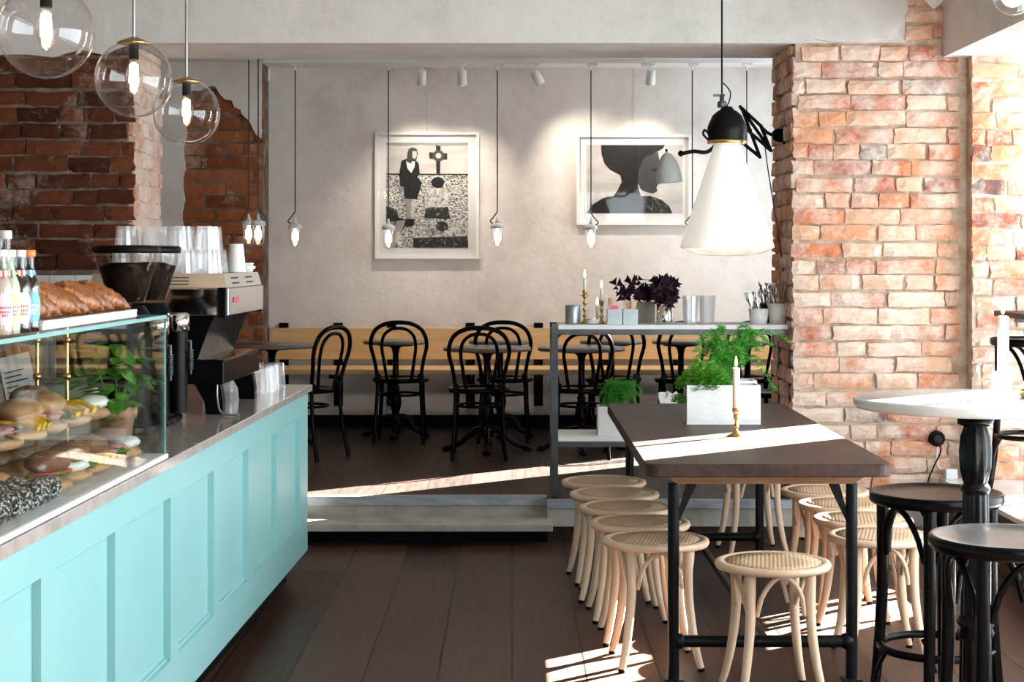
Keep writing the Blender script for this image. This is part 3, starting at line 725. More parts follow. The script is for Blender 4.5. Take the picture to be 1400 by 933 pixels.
def bottle(name, label, liquid, cap, lab, lab2, loc, h=0.2, rz=0):
    t = thing(name, loc, rz, label, 'bottle', 'soft drink bottles')
    s = h / 0.2
    prof = [(0.0, 0.001), (0.024, 0.001), (0.027, 0.006), (0.0265, 0.02), (0.0265, 0.10), (0.0245, 0.118), (0.0155, 0.145), (0.0125, 0.16), (0.0125, 0.188)]
    MB().shell([(r, z * s) for r, z in prof], n=20).obj('bottle_glass', M['bottleglass'], t)
    MB().lathe([(0.0, 0.003), (0.0235, 0.003), (0.025, 0.02 * s), (0.025, 0.10 * s), (0.022, 0.123 * s), (0.012, 0.147 * s), (0.0, 0.147 * s)], n=18).obj('drink', liquid, t)
    MB().lathe([(0.0128, 0.183 * s), (0.0155, 0.184 * s), (0.0155, 0.199 * s), (0.013, 0.2 * s), (0, 0.2 * s)], n=20).obj('cap', cap, t)
    a0 = -1.15
    q = MB(); vs = []
    for i in range(13):
        a = a0 + (i - 6) * 0.15
        hh = 0.037 * math.sqrt(max(0, 1 - ((i - 6) / 6.3) ** 2))
        vs += [(0.0272 * math.cos(a), 0.0272 * math.sin(a), (0.062 - hh) * s), (0.0272 * math.cos(a), 0.0272 * math.sin(a), (0.062 + hh) * s)]
    q.add(vs, [(2 * i, 2 * i + 2, 2 * i + 3, 2 * i + 1) for i in range(12)], 0, True)
    for i in range(5):
        b = a0 + (i - 2) * 0.28; r1, r2 = 0.0150, 0.0205
        q.add([(r1 * math.cos(b - .14), r1 * math.sin(b - .14), 0.152 * s), (r1 * math.cos(b + .14), r1 * math.sin(b + .14), 0.152 * s), (r2 * math.cos(b + .14) * .95, r2 * math.sin(b + .14) * .95, (0.134 + 0.004 * abs(i - 2)) * s), (r2 * math.cos(b - .14) * .95, r2 * math.sin(b - .14) * .95, (0.134 + 0.004 * abs(i - 2)) * s)], [(3, 2, 1, 0)], 1 if i == 2 else 0)
    for r_, zc in ((0, 0.066), (1, 0.056), (2, 0.048)):
        for i in range(-3 + r_, 4 - r_):
            a = a0 + i * 0.17
            pts = [(0.0276 * math.cos(a + d), 0.0276 * math.sin(a + d), (zc + e) * s) for d, e in ((-0.055, -0.003), (0.055, -0.003), (0.055, 0.003), (-0.055, 0.003))]
            q.add(pts, [(0, 1, 2, 3)], 1)
    q.obj('label', [lab, lab2], t)
    return t
pk, yl, wl, blu, red = (plain('label_' + n, c, 0.6) for n, c in (('pink', (0.80, 0.66, 0.70)), ('yellow', (0.80, 0.78, 0.30)), ('cream', (0.80, 0.80, 0.62)), ('blue', (0.08, 0.12, 0.42)), ('red', (0.55, 0.06, 0.06))))
sky_l = plain('label_sky', (0.16, 0.45, 0.72), 0.6)
clear_d, pale_d, dark_d, rose_d = plain('drink_pale_lemon', (0.62, 0.68, 0.55), 0.15), plain('drink_lime', (0.55, 0.62, 0.46), 0.15), plain('drink_cola', (0.015, 0.008, 0.006), 0.12), plain('drink_rose', (0.60, 0.48, 0.42), 0.15)
silver, orange_c = plain('cap_white', (0.72, 0.74, 0.75), 0.3), plain('cap_orange', (0.70, 0.20, 0.04), 0.4)
zc = zt + 0.0005
for (nm, lb, liq, cp, l1, l2, (lx, ly)) in (
    ('drink_bottle', 'pale rose drink bottle with pink oval label, white cap, on the glass case', rose_d, silver, pk, red, (-1.124, 3.665)),
    ('drink_bottle', 'pale lemon drink bottle with a yellow label and blue lettering on the case', pale_d, silver, yl, blu, (-1.123, 3.722)),
    ('drink_bottle', 'dark drink bottle with cream label and red lettering on the glass case', dark_d, silver, wl, red, (-1.117, 3.779)),
    ('drink_bottle', 'dark bottle with orange cap and sky blue label next to the tray', dark_d, orange_c, sky_l, wl, (-1.112, 3.836))):
    bottle(nm, lb, liq, cp, l1, l2, (lx, ly, zc), 0.19, KA + 0.25)
bottle('drink_bottle', 'taller clear bottle standing behind the others at the picture edge', clear_d, silver, wl, blu, (-1.168, 3.842, zc), 0.235, KA)

# ---- basil in a clay pot, menu sheet --------------------------------------------------------
def pot(mb, r, h, m=0):
    return mb.lathe([(0, 0), (r * 0.70, 0), (r * 0.86, h * 0.72), (r * 0.97, h * 0.73), (r, h), (r * 0.90, h), (r * 0.88, h * 0.88), (0, h * 0.88)], n=28, m=m)
bp_ = thing('basil_plant', K(-0.24, -2.56, TOP), 0, 'leafy green herb in a terracotta pot beside the display case', 'plant')
pot(MB(), 0.078, 0.13).obj('pot', M['terracotta'], bp_)
fo, stm = MB(), MB()
for i in range(64):
    a = R.uniform(0, 2 * PI); q = R.uniform(0.01, 0.105); h = R.uniform(0.16, 0.36) - q * 0.6
    p = Vector((q * math.cos(a), q * math.sin(a), h))
    if i < 16: stm.tube(smoothpath([(0.03 * math.cos(a), 0.03 * math.sin(a), 0.112), (0.5 * q * math.cos(a), 0.5 * q * math.sin(a), h * 0.6 + 0.03), p], 4), 0.0022, 6)
    d = Vector((math.cos(a + R.uniform(-.6, .6)), math.sin(a + R.uniform(-.6, .6)), R.uniform(-0.7, 0.2))).normalized(); s_ = R.uniform(0.046, 0.072)
    w_ = d.cross(Vector((0, 0, 1))).normalized(); up = w_.cross(d) * 1
    vs = [p, p + d * s_ * .35 + w_ * s_ * .42 + up * .006, p + d * s_ * .5 + up * -.002, p + d * s_ * .35 - w_ * s_ * .42 + up * .006, p + d * s_ * .85 + w_ * s_ * .40, p + d * s_ * .85 - w_ * s_ * .40, p + d * s_ * 1.35 - up * .008]
    fo.add(vs, [(0, 2, 1), (0, 3, 2), (1, 2, 4), (2, 3, 5), (2, 6, 4), (2, 5, 6)], 0, True)
stm.obj('stem', M['herb'], bp_); fo.obj('foliage', M['basil'], bp_)
mn = thing('menu_clipboard', K(-0.455, -2.70, TOP), KA, 'printed menu sheet on a clipboard leaning behind the display case', 'menu')
T = Matrix.Rotation(-0.24, 4, 'Y') @ Matrix.Rotation(-0.12, 4, 'X')
MB().box(-0.055, 0.055, 0.0, 0.004, 0.012, 0.33, T=T).obj('board', M['walnut_edge'], mn)
MB().box(-0.05, 0.05, -0.002, -0.0005, 0.02, 0.31, T=T).obj('sheet', M['paper'], mn)
q = MB()
for i in range(14):
    if i not in (3, 8): q.box(-0.04, -0.04 + R.uniform(0.03, 0.075), -0.003, -0.0021, 0.05 + 0.016 * i, 0.054 + 0.016 * i, T=T)
q.obj('printed_lines', M['wick'], mn)
MB().box(-0.025, 0.025, -0.006, 0.006, 0.31, 0.335, T=T, c=0.002).obj('clip', M['chrome'], mn)

# ---- two grinders ---------------------------------------------------------------------------
M['beans'] = noisy('coffee_beans', [(0.35, (0.003, 0.0015, 0.001)), (0.65, (0.014, 0.007, 0.004))], 60, rough=0.7, bump=0.5, spec=0.08)
M['hopper'] = glass('hopper_plastic', (0.93, 0.92, 0.91), 0.4, 0.02, 3.0, rough=0.04)
gr = thing('coffee_grinder', (-1.335, 5.78, TOP), KA, 'black coffee grinder with a bean hopper, the one beside the display case', 'coffee grinder', 'coffee grinders')
bd = MB().box(-0.10, 0.10, -0.11, 0.11, 0.0, 0.03, c=0.008).tube([(0, 0, 0.03), (0, 0, 0.10), (0, 0, 0.30), (0, 0, 0.40), (0, 0, 0.44)], [0.095, 0.092, 0.085, 0.088, 0.06], 28)
bd.obj('body', M['black'], gr)
ds = MB().cyl((0.105, 0.0, 0.04), (0.105, 0.0, 0.335), 0.036, n=20).box(0.05, 0.10, -0.03, 0.03, 0.36, 0.40, c=0.004)
ds.obj('dosing_column', M['black'], gr)
MB().tube([(0.105, 0, 0.335), (0.105, 0, 0.34), (0.105, 0, 0.40), (0.105, 0, 0.405)], [0.03, 0.042, 0.042, 0.03], 24).obj('chrome_collar', M['chrome'], gr)
q = MB()
for k_ in range(9): q.tube(arc((0.152, 0.0, 0.20 + 0.0085 * k_), 0.0085, 0, 2 * PI, 10, 'xy')[:-1], 0.0028, 6, True)
q.cyl((0.152, 0, 0.18), (0.152, 0, 0.30), 0.005).cyl((0.10, 0, 0.30), (0.155, 0, 0.30), 0.005)
q.obj('lever', M['steel'], gr)
MB().shell([(0.055, 0.445), (0.062, 0.455), (0.108, 0.60), (0.110, 0.625)], n=30).obj('hopper', M['hopper'], gr)
MB().lathe([(0, 0.45), (0.056, 0.452), (0.097, 0.575), (0.05, 0.588), (0, 0.59)], n=26).obj('coffee_beans', M['beans'], gr)
MB().lathe([(0, 0.622), (0.112, 0.622), (0.115, 0.628), (0.115, 0.642), (0.108, 0.648), (0, 0.65)], n=32).obj('hopper_lid', M['blackmat'], gr)
q = MB()
for a in (-0.9, 0.1, 1.1): q.ball((0.088 * math.sin(a), -0.088 * math.cos(a), 0.40), 0.007, 10, 6)
q.obj('adjusting_knob', M['chrome'], gr)
dup(gr, (-1.325, 6.09, TOP), KA, 'black coffee grinder with a bean hopper, the one beside the espresso machine')

# ---- espresso machine -----------------------------------------------------------------------
em = thing('espresso_machine', K(-0.085, -1.12, TOP), KA, 'steel and black espresso machine on the counter with tumblers on top', 'espresso machine')
y0, y1 = -0.385, 0.385
MB().box(-0.54, -0.004, y0 + 0.012, y1 - 0.012, 0.385, 0.487, c=0.004).obj('boiler_cover', M['blackmat'], em)
bp2 = MB().box(-0.003, 0.004, y0 + 0.014, y1 - 0.002, 0.383, 0.487, c=0.002).obj('back_panel', M['brushed'], em)
bdg = MB().box(0.0042, 0.0055, y0 + 0.10, y0 + 0.215, 0.430, 0.450).obj('badge', plain('badge_red', (0.42, 0.008, 0.012), 0.4), bp2)
lt_ = MB()
def stroke(a, b, c_, d, m_=0): lt_.box(0.0056, 0.0060, y0 + 0.10 + a, y0 + 0.10 + b, 0.430 + c_, 0.430 + d, m_)
stroke(0.001, 0.012, 0.001, 0.019, 1)
for a in (0.020, 0.044, 0.078): stroke(a, a + 0.004, 0.003, 0.017)
for z_ in (0.003, 0.0085, 0.014): stroke(0.024, 0.036, z_, z_ + 0.003)
for z_ in (0.003, 0.014): stroke(0.058, 0.072, z_, z_ + 0.003)
stroke(0.056, 0.060, 0.003, 0.017); stroke(0.082, 0.100, 0.003, 0.006); stroke(0.098, 0.102, 0.003, 0.017)
lt_.obj('badge_lettering', [plain('badge_pink', (0.75, 0.20, 0.25), 0.5), M['wick']], bp2)
MB().box(-0.43, -0.035, y0 - 0.004, y0 + 0.010, 0.383, 0.487, c=0.003).obj('side_panel', M['chrome'], em)
MB().box(-0.034, 0.0, y0 - 0.006, y0 + 0.012, 0.375, 0.49, c=0.003).box(-0.54, 0.0, y1 - 0.012, y1 + 0.004, 0.375, 0.49, c=0.003).obj('end_trim', M['black'], em)
ctp = MB()
T_, B_ = 0.543, 0.489
vsb = [(-0.535, y0 + .01, B_), (-0.002, y0 + .01, B_), (-0.002, y1 - .004, B_), (-0.535, y1 - .004, B_), (-0.525, y0 + .03, T_), (-0.016, y0 + .03, T_), (-0.016, y1 - .016, T_), (-0.525, y1 - .016, T_)]
ctp.add(vsb, [(3, 2, 1, 0), (4, 5, 6, 7), (0, 1, 5, 4), (1, 2, 6, 5), (2, 3, 7, 6), (3, 0, 4, 7)])
cto = ctp.obj('cup_tray', M['brushed'], em)
def slot(vs):
    MB().add(vs, [(0, 1, 2, 3)]).obj('vent_slot', M['wick'], cto)
for (ya, yb) in ((-0.25, -0.10), (0.05, 0.20)):
    for zz in (0.505, 0.525):
        f = (zz - B_) / (T_ - B_)
        xx = -0.002 - 0.014 * f
        slot([(xx + .0012, ya, zz - .003), (xx + .0012, yb, zz - .003), (xx - 0.0008 + .0012, yb, zz + .003), (xx - 0.0008 + .0012, ya, zz + .003)])
for zz in (0.502, 0.515, 0.528):
    f = (zz - B_) / (T_ - B_); yy = y0 + .01 + .02 * f
    slot([(-0.36, yy - .0012, zz - .002), (-0.15, yy - .0012, zz - .002), (-0.15, yy - .0005, zz + .002), (-0.36, yy - .0005, zz + .002)])
lb = MB()
pf = [(-0.05, 0.385), (-0.075, 0.33), (-0.12, 0.21), (-0.30, 0.21), (-0.34, 0.385)]
lb.slab([(x_, y0 + 0.03, z_) for x_, z_ in pf], (0, y1 - y0 - 0.06, 0))
lb.obj('rear_casing', M['black'], em)
MB().box(-0.52, -0.012, y0 + 0.005, y1 - 0.005, 0.118, 0.208, c=0.004).obj('drip_tray', M['black'], em)
MB().box(-0.50, -0.012, y0 + 0.004, y1 - 0.004, 0.209, 0.214).obj('tray_rim', M['chrome'], em)
for (xx, d) in ((-0.03, 1), (-0.43, -1)):
    for yy in (y0 + 0.02, y1 - 0.08):
        q = MB(); pf = [(xx - 0.10 * (d > 0), 0.12), (xx + 0.10 * (d < 0), 0.12), (xx + 0.01, 0.06), (xx + 0.012, 0.002), (xx - 0.055, 0.002), (xx - 0.06, 0.05)]
        q.slab([(a, yy, b) for a, b in pf], (0, 0.055, 0)); q.obj('leg', M['black'], em)
for yy in (-0.17, 0.17):
    g = MB().cyl((-0.43, yy, 0.385), (-0.43, yy, 0.325), 0.038, n=20).cyl((-0.43, yy, 0.325), (-0.43, yy, 0.29), 0.033, n=20).cyl((-0.46, yy, 0.305), (-0.60, yy, 0.295), 0.013)
    g.obj('brew_group', M['chrome'], em)
q = MB().tube(smoothpath([(-0.40, y0 + 0.02, 0.38), (-0.41, y0 - 0.02, 0.33), (-0.40, y0 - 0.03, 0.22), (-0.385, y0 - 0.02, 0.15)], 6), 0.005, 8)
q.obj('steam_wand', M['chrome'], em)
q = MB().tube(smoothpath([(-0.04, y0 + 0.02, 0.118), (-0.035, y0 + 0.0, 0.06), (-0.01, y0 - 0.04, 0.012), (0.06, y0 - 0.06, 0.006)], 6), 0.004, 8)
q.obj('drain_hose', M['galv'], em)

# ---- tumblers -------------------------------------------------------------------------------
def tumbler(up=True, h=0.092, rt=0.040, rb=0.031):
    mb = MB(); a = (rb, 0.0), (rt, h)
    prof = [(0.0, 0.0), (rb, 0.0), (rb + 0.001, 0.01), (rt, h), (rt - 0.003, h), (rb - 0.002, 0.014), (0.0, 0.012)]
    if not up: prof = [(r, h - z) for r, z in prof]
    mb.shell(prof, n=12, smooth=False); return mb
tu = tumbler(False).obj('tumbler', M['tumbler'])
mt = K(-0.085, -1.12, TOP)
def onmach(x, y, z): return mt + Matrix.Rotation(KA, 3, 'Z') @ Vector((x, y, z))
tag(tu, 'clear tumbler stacked upside down on top of the espresso machine', 'glass', 'tumblers on the espresso machine')
tu.location = onmach(-0.10, -0.30, T_ + 0.0005)
for ix in range(5):
    for iy in range(4):
        if ix == 0 and iy == 0: continue
        dup(tu, onmach(-0.10 - 0.083 * ix, -0.30 + 0.083 * iy, T_ + 0.0005), R.uniform(0, 1))
for ix in range(4):
    for iy in range(3):
        dup(tu, onmach(-0.105 - 0.105 * ix, -0.29 + 0.083 * iy, T_ + 0.0932), R.uniform(0, 1))
cup = MB().shell([(0.0, 0.118), (0.028, 0.118), (0.029, 0.11), (0.040, 0.004), (0.042, 0.0), (0.042, 0.003)], n=24)
cu = tag(cup.obj('paper_cup', M['paper'], loc=onmach(-0.062, 0.13, T_ + 0.0005)), 'white paper cup standing upside down on the espresso machine, beside the tumblers', 'paper cup')
sv = MB()
for i in range(6): sv.box(-0.055, 0.055, -0.07, 0.07, 0.0065 * i, 0.0065 * i + 0.006, T=Matrix.Rotation(R.uniform(-0.12, 0.12), 4, 'Z'), c=0.002)
tag(sv.obj('napkin_stack', M['paper'], loc=onmach(-0.078, 0.265, T_ + 0.0005)), 'stack of white paper napkins on the far end of the espresso machine', 'napkins')
tu2 = tumbler(False, 0.115, 0.042, 0.034).obj('tumbler', M['tumbler'])
tag(tu2, 'clear tall tumbler upside down on the worktop beyond the espresso machine', 'glass', 'tumblers on the end of the worktop')
tu2.location = K(-0.12, -0.16, TOP + 0.0005)
for (x_, y_) in ((-0.215, -0.15), (-0.12, -0.26), (-0.215, -0.25), (-0.31, -0.16), (-0.12, -0.36), (-0.215, -0.35), (-0.31, -0.27), (-0.12, -0.46)):
    dup(tu2, K(x_, y_, TOP + 0.0005), R.uniform(0, 1))
for (x_, y_) in ((-0.31, -0.37), (-0.405, -0.17), (-0.405, -0.28), (-0.215, -0.455), (-0.12, -0.56), (-0.215, -0.56)): dup(tu2, K(x_, y_, TOP + 0.0005), R.uniform(0, 1))
# back bar under the tiles with a till on it
bb = thing('back_bar', (-2.75, 8.58, 0), 0, 'low white back bar against the tiled foot of the brick pier', 'cabinet')
MB().box(-0.4, 0.68, -0.33, 0.33, 0.10, 0.90).obj('body', M['white'], bb)
MB().box(-0.38, 0.66, -0.28, 0.30, 0.0, 0.10).obj('plinth', M['blackmat'], bb)
MB().box(-0.42, 0.70, -0.36, 0.345, 0.90, 0.93, c=0.003).obj('top', M['stone'], bb)
tl_ = thing('back_device', (-2.17, 8.5, 0.931), 0, 'dark grey till with sloping top showing behind the coffee grinder', 'device')  # stands in for an unidentified dark appliance
q = MB(); pf = [(-0.12, 0.0), (0.12, 0.0), (0.12, 0.46), (-0.04, 0.46), (-0.12, 0.425)]
q.slab([(a, -0.12, b) for a, b in pf], (0, 0.24, 0)); q.obj('body', M['pipe'], tl_)
MB().box(-0.10, 0.10, -0.126, -0.119, 0.05, 0.38, c=0.002).obj('front_panel', M['blackmat'], tl_)

# =============================== LONG TABLE AND CANE STOOLS ==================================
TX0, TX1, TY0, TY1, TZ = 0.476, 1.353, 5.92, 8.36, 0.79
lt = thing('communal_table', ((TX0 + TX1) / 2, (TY0 + TY1) / 2, 0), 0, 'long dark oak table on a black pipe frame with planters on it', 'table')
hw, hl = (TX1 - TX0) / 2, (TY1 - TY0) / 2
def rrect(hx, hy, r, n=5):
    out = []
    for (sx, sy, a0) in ((1, 1, 0), (-1, 1, PI / 2), (-1, -1, PI), (1, -1, 1.5 * PI)):
        for i in range(n + 1):
            a = a0 + PI / 2 * i / n
            out.append((sx * (hx - r) + r * math.cos(a), sy * (hy - r) + r * math.sin(a)))
    return out
MB().prism(rrect(hw, hl, 0.045), [(0.004, TZ - 0.047), (0.0, TZ - 0.043), (0.0, TZ - 0.004), (0.004, TZ)]).obj('tabletop', M['walnut'], lt)
rl = MB()
for y in (-hl + 0.07, hl - 0.13):
    rl.prism([(-hw + 0.07, y), (hw - 0.075, y), (hw - 0.075, y + 0.06), (-hw + 0.07, y + 0.06)], [(0.05, TZ - 0.080), (0.0, TZ - 0.0475)])
rl.obj('support_rail', M['walnut_edge'], lt)
lx0, lx1 = 0.583 - (TX0 + TX1) / 2, 1.226 - (TX0 + TX1) / 2
for y in (-hl + 0.10, hl - 0.10):
    for x in (lx0, lx1):
        q = MB().cyl((x, y, 0.004), (x, y, TZ - 0.081), 0.021, n=18).box(x - 0.034, x + 0.034, y - 0.034, y + 0.034, 0, 0.006, c=0.002)
        q.ball((x + (0.016 if x < 0 else -0.016), y, 0.138), 0.03, 14, 8)
        lg = q.obj('leg', M['pipe'], lt)
        s_ = 1 if x < 0 else -1
        q = MB(); q.slab([(x + s_ * 0.012, y - 0.003, TZ - 0.20), (x + s_ * 0.012, y - 0.003, TZ - 0.235), (x + s_ * 0.085, y - 0.003, TZ - 0.082), (x + s_ * 0.045, y - 0.003, TZ - 0.082)], (0, 0.006, 0))
        q.obj('gusset', M['pipe'], lg)
    MB().cyl((lx0 + 0.02, y, 0.138), (lx1 - 0.02, y, 0.138), 0.0215, n=18).obj('stretcher', M['pipe'], lt)
MB().cyl((0, -hl + 0.12, 0.138), (0, hl - 0.12, 0.138), 0.018, n=16).obj('long_stretcher', M['pipe'], lt)

def make_stool(name, label, group, H_, rs, mats, rtop, rbot, lr0, lr1, cane, ring=None, arch_h=0.15):
    t = thing(name, (0, 0, 0), 0, label, 'stool', group)
    wood_, seat_ = mats
    if cane:
        MB().lathe([(rs - 0.052, -0.022), (rs - 0.006, -0.026), (rs, -0.014), (rs - 0.003, -0.004), (rs - 0.016, 0.0), (rs - 0.032, -0.002), (rs - 0.036, -0.006), (rs - 0.052, -0.022)], (0, 0, H_), 44).obj('seat_ring', wood_, t)
        MB().lathe([(0, -0.010), (rs - 0.034, -0.010), (rs - 0.033, -0.003), (rs * 0.5, -0.0045), (0, -0.006)], (0, 0, H_), 44).obj('woven_seat', seat_, t)
    else:
        MB().lathe([(0, -0.036), (rs - 0.008, -0.038), (rs, -0.030), (rs, -0.006), (rs - 0.005, 0.0), (rs - 0.014, -0.001), (rs - 0.026, -0.006), (rs * 0.6, -0.010), (0, -0.011)], (0, 0, H_), 48).obj('seat', wood_, t)
    base = H_ - (0.022 if cane else 0.036)
    for k in range(4):
        a = PI / 4 + k * PI / 2
        d = Vector((math.cos(a), math.sin(a), 0))
        pts = [d * rtop + Vector((0, 0, base)), d * (rtop + 0.002) + Vector((0, 0, base * 0.62)), d * (rtop + (rbot - rtop) * 0.35) + Vector((0, 0, base * 0.33)), d * (rtop + (rbot - rtop) * 0.72) + Vector((0, 0, base * 0.13)), d * rbot + Vector((0, 0, 0.012))]
        sp = smoothpath(pts, 5); n = len(sp)
        lg = MB().tube(sp, [lr0 + (lr1 - lr0) * (i / (n - 1)) for i in range(n)], 12).obj('leg', wood_, t)
        if cane: MB().cyl(d * rbot * 1.002 + Vector((0, 0, 0.0)), d * rbot * 0.998 + Vector((0, 0, 0.0125)), lr1 * 1.04, n=12).obj('foot_cap', M['blackmat'], lg)
        else: MB().cyl(d * rbot * 1.002 + Vector((0, 0, 0.0)), d * rbot * 0.998 + Vector((0, 0, 0.0125)), lr1 * 1.04, n=12).obj('foot_cap', M['blackmat'], lg)
    for k in range(4):
        a0, a1 = PI / 4 + k * PI / 2, PI / 4 + (k + 1) * PI / 2
        p0 = Vector((math.cos(a0), math.sin(a0), 0)) * (rtop + 0.003); p1 = Vector((math.cos(a1), math.sin(a1), 0)) * (rtop + 0.003)
        ua = (p1 - p0).normalized(); nn = Vector((math.cos((a0 + a1) / 2), math.sin((a0 + a1) / 2), 0))
        p0 += ua * (lr0 + 0.004); p1 -= ua * (lr0 + 0.004)
        pts = []
        for i in range(15):
            f = i / 14; h = math.sin(PI * f) ** 0.55
            q_ = p0.lerp(p1, f) + nn * (0.030 * h)
            pts.append(q_ + Vector((0, 0, base - arch_h + (arch_h - 0.011) * h)))
        MB().tube(pts, 0.0088 if cane else 0.0095, 8).obj('arched_brace', wood_, t)
    if ring:
        z = ring
        f = 1 - z / base
        rr = rtop + (rbot - rtop) * f * 0.75 + 0.0 - lr0 * 0.6
        MB().tube(arc((0, 0, z), rr, 0, 2 * PI, 44, 'xy')[:-1], 0.013, 10, True).obj('foot_ring', wood_, t)
        for k in range(4):
            a = PI / 4 + k * PI / 2; e = Vector((-math.sin(a), math.cos(a), 0)); d = Vector((math.cos(a), math.sin(a), 0))
            pts = smoothpath([d * (rr - 0.03) + e * 0.06 + Vector((0, 0, z - 0.015)), d * (rr - 0.005) + e * 0.045 + Vector((0, 0, z - 0.06)), d * (rr + 0.018) + e * 0.026 + Vector((0, 0, z - 0.13))], 5)
            MB().tube(pts, 0.007, 8).obj('ring_bracket', wood_, t)
    return t
proto = make_stool('cane_stool', 'x', 'bentwood cane stools', 0.47, 0.2015, (M['beech'], M['cane']), 0.148, 0.208, 0.0195, 0.0125, True)
used = [0]
def cane_stool(px_, py_, rz, label, Y=None):
    zz = 0.47
    p = Pz(px_, py_, zz) if Y is None else Vector(((px_ - HX) * Y / F, Y, 0))
    loc = (p.x, p.y, 0)
    if not used[0]:
        used[0] = 1; proto.location = loc; proto.rotation_euler = (0, 0, rz); proto['label'] = label; return proto
    return dup(proto, loc, rz, label)
W = 'cane seated beech stool, '
cane_stool(1056.5, 766, 0.10, W + 'alone at the near end of the long table')
cane_stool(896.4, 0, 0.06, Y=6.27, label= W + 'nearest of the row on the counter side of the table')
cane_stool(875, 0, 0.02, Y=6.675, label= W + 'second of the row on the counter side of the table')
cane_stool(856.5, 0, 0.05, Y=7.08, label= W + 'middle one of the row on the counter side of the table')
cane_stool(840, 0, -0.05, Y=7.485, label= W + 'fourth of the row on the counter side of the table')
cane_stool(825.5, 0, 0.10, Y=7.89, label= W + 'farthest of the row on the counter side of the table')
cane_stool(1203, 0, 0.0, Y=6.36, label= W + 'nearest of the row on the brick wall side of the table')
cane_stool(1180, 0, 0.08, Y=6.765, label= W + 'second of the row on the brick wall side of the table')
cane_stool(1155, 0, 0.05, Y=7.17, label= W + 'third of the row on the brick wall side of the table')
cane_stool(1128, 0, 0.1, Y=7.575, label= W + 'farthest of the row on the brick wall side of the table')
cane_stool(1028, 0, 0.1, W + 'at the far end of the table before the platform', Y=8.62)

# =============================== ROUND BAR TABLE, BLACK STOOLS ===============================
RT = Vector((1.334, 4.80, 0)); RZ = 1.12
rt = thing('round_bar_table', RT, 0, 'tall round bar table with pale stone top on a fluted black iron column', 'table')
MB().lathe([(0, -0.028), (0.340, -0.028), (0.346, -0.023), (0.346, -0.005), (0.342, 0.0), (0, 0.0)], (0, 0, RZ), 72).obj('tabletop', M['bartop'], rt)
MB().lathe([(0, -0.05), (0.15, -0.045), (0.16, -0.029), (0, -0.0285)], (0, 0, RZ), 32).obj('top_plate', M['iron'], rt)
cz = RZ - 0.05
col = MB()
col.lathe([(0.036, cz - 0.03), (0.050, cz - 0.025), (0.052, cz - 0.012), (0.04, cz)], n=28)
col.lathe([(0.030, cz - 0.200), (0.036, cz - 0.185), (0.044, cz - 0.150), (0.046, cz - 0.100), (0.042, cz - 0.06), (0.032, cz - 0.03)], n=40, lobes=10, amp=0.05)
col.lathe([(0.036, cz - 0.225), (0.042, cz - 0.215), (0.042, cz - 0.205), (0.034, cz - 0.195)], n=28)
col.lathe([(0.042, 0.50), (0.040, 0.60), (0.036, cz - 0.225)], n=60, lobes=12, amp=0.05)
col.lathe([(0.044, 0.43), (0.053, 0.445), (0.046, 0.46), (0.055, 0.475), (0.046, 0.49), (0.042, 0.50)], n=28)
col.lathe([(0.055, 0.06), (0.052, 0.12), (0.046, 0.30), (0.044, 0.43)], n=60, lobes=12, amp=0.04)
col.obj('column', M['iron'], rt)
MB().lathe([(0, 0.0), (0.125, 0.0), (0.13, 0.012), (0.12, 0.03), (0.08, 0.05), (0.056, 0.065), (0, 0.065)], n=40).obj('base', M['iron'], rt)
bs = make_stool('bar_stool', 'black lacquered bar stool behind the round table column, beside the long table', 'black bar stools', 0.78, 0.209, (M['black'], None), 0.168, 0.212, 0.020, 0.015, False, ring=0.285, arch_h=0.17)
bs.location = (1.351, 5.31, 0); bs.rotation_euler = (0, 0, 0.42)
dup(bs, (1.330, 4.47, 0), 0.12, 'black lacquered bar stool at the picture corner, in front of the round table column')
dup(bs, (2.63, 8.42, 0.335), 0.35, 'black lacquered bar stool up on the window bay floor by the brick wall')
dup(bs, (2.78, 7.72, 0.335), 0.1, 'black lacquered bar stool on the window bay floor at the picture edge')
# bar shelf along the bay window
wb = thing('window_bar', (2.80, 8.3, 0.335), 0, 'dark wooden bar shelf along the bay window above the black stool', 'counter')
MB().box(-0.24, 0.19, -1.6, 0.56, 0.875, 0.905, c=0.003).obj('shelf_board', M['walnut'], wb)
for y in (-1.2, -0.35, 0.45): MB().box(-0.16, 0.19, y - 0.015, y + 0.015, 0.845, 0.8745).box(0.16, 0.19, y - 0.015, y + 0.015, 0.50, 0.845).obj('bracket', M['steel'], wb)

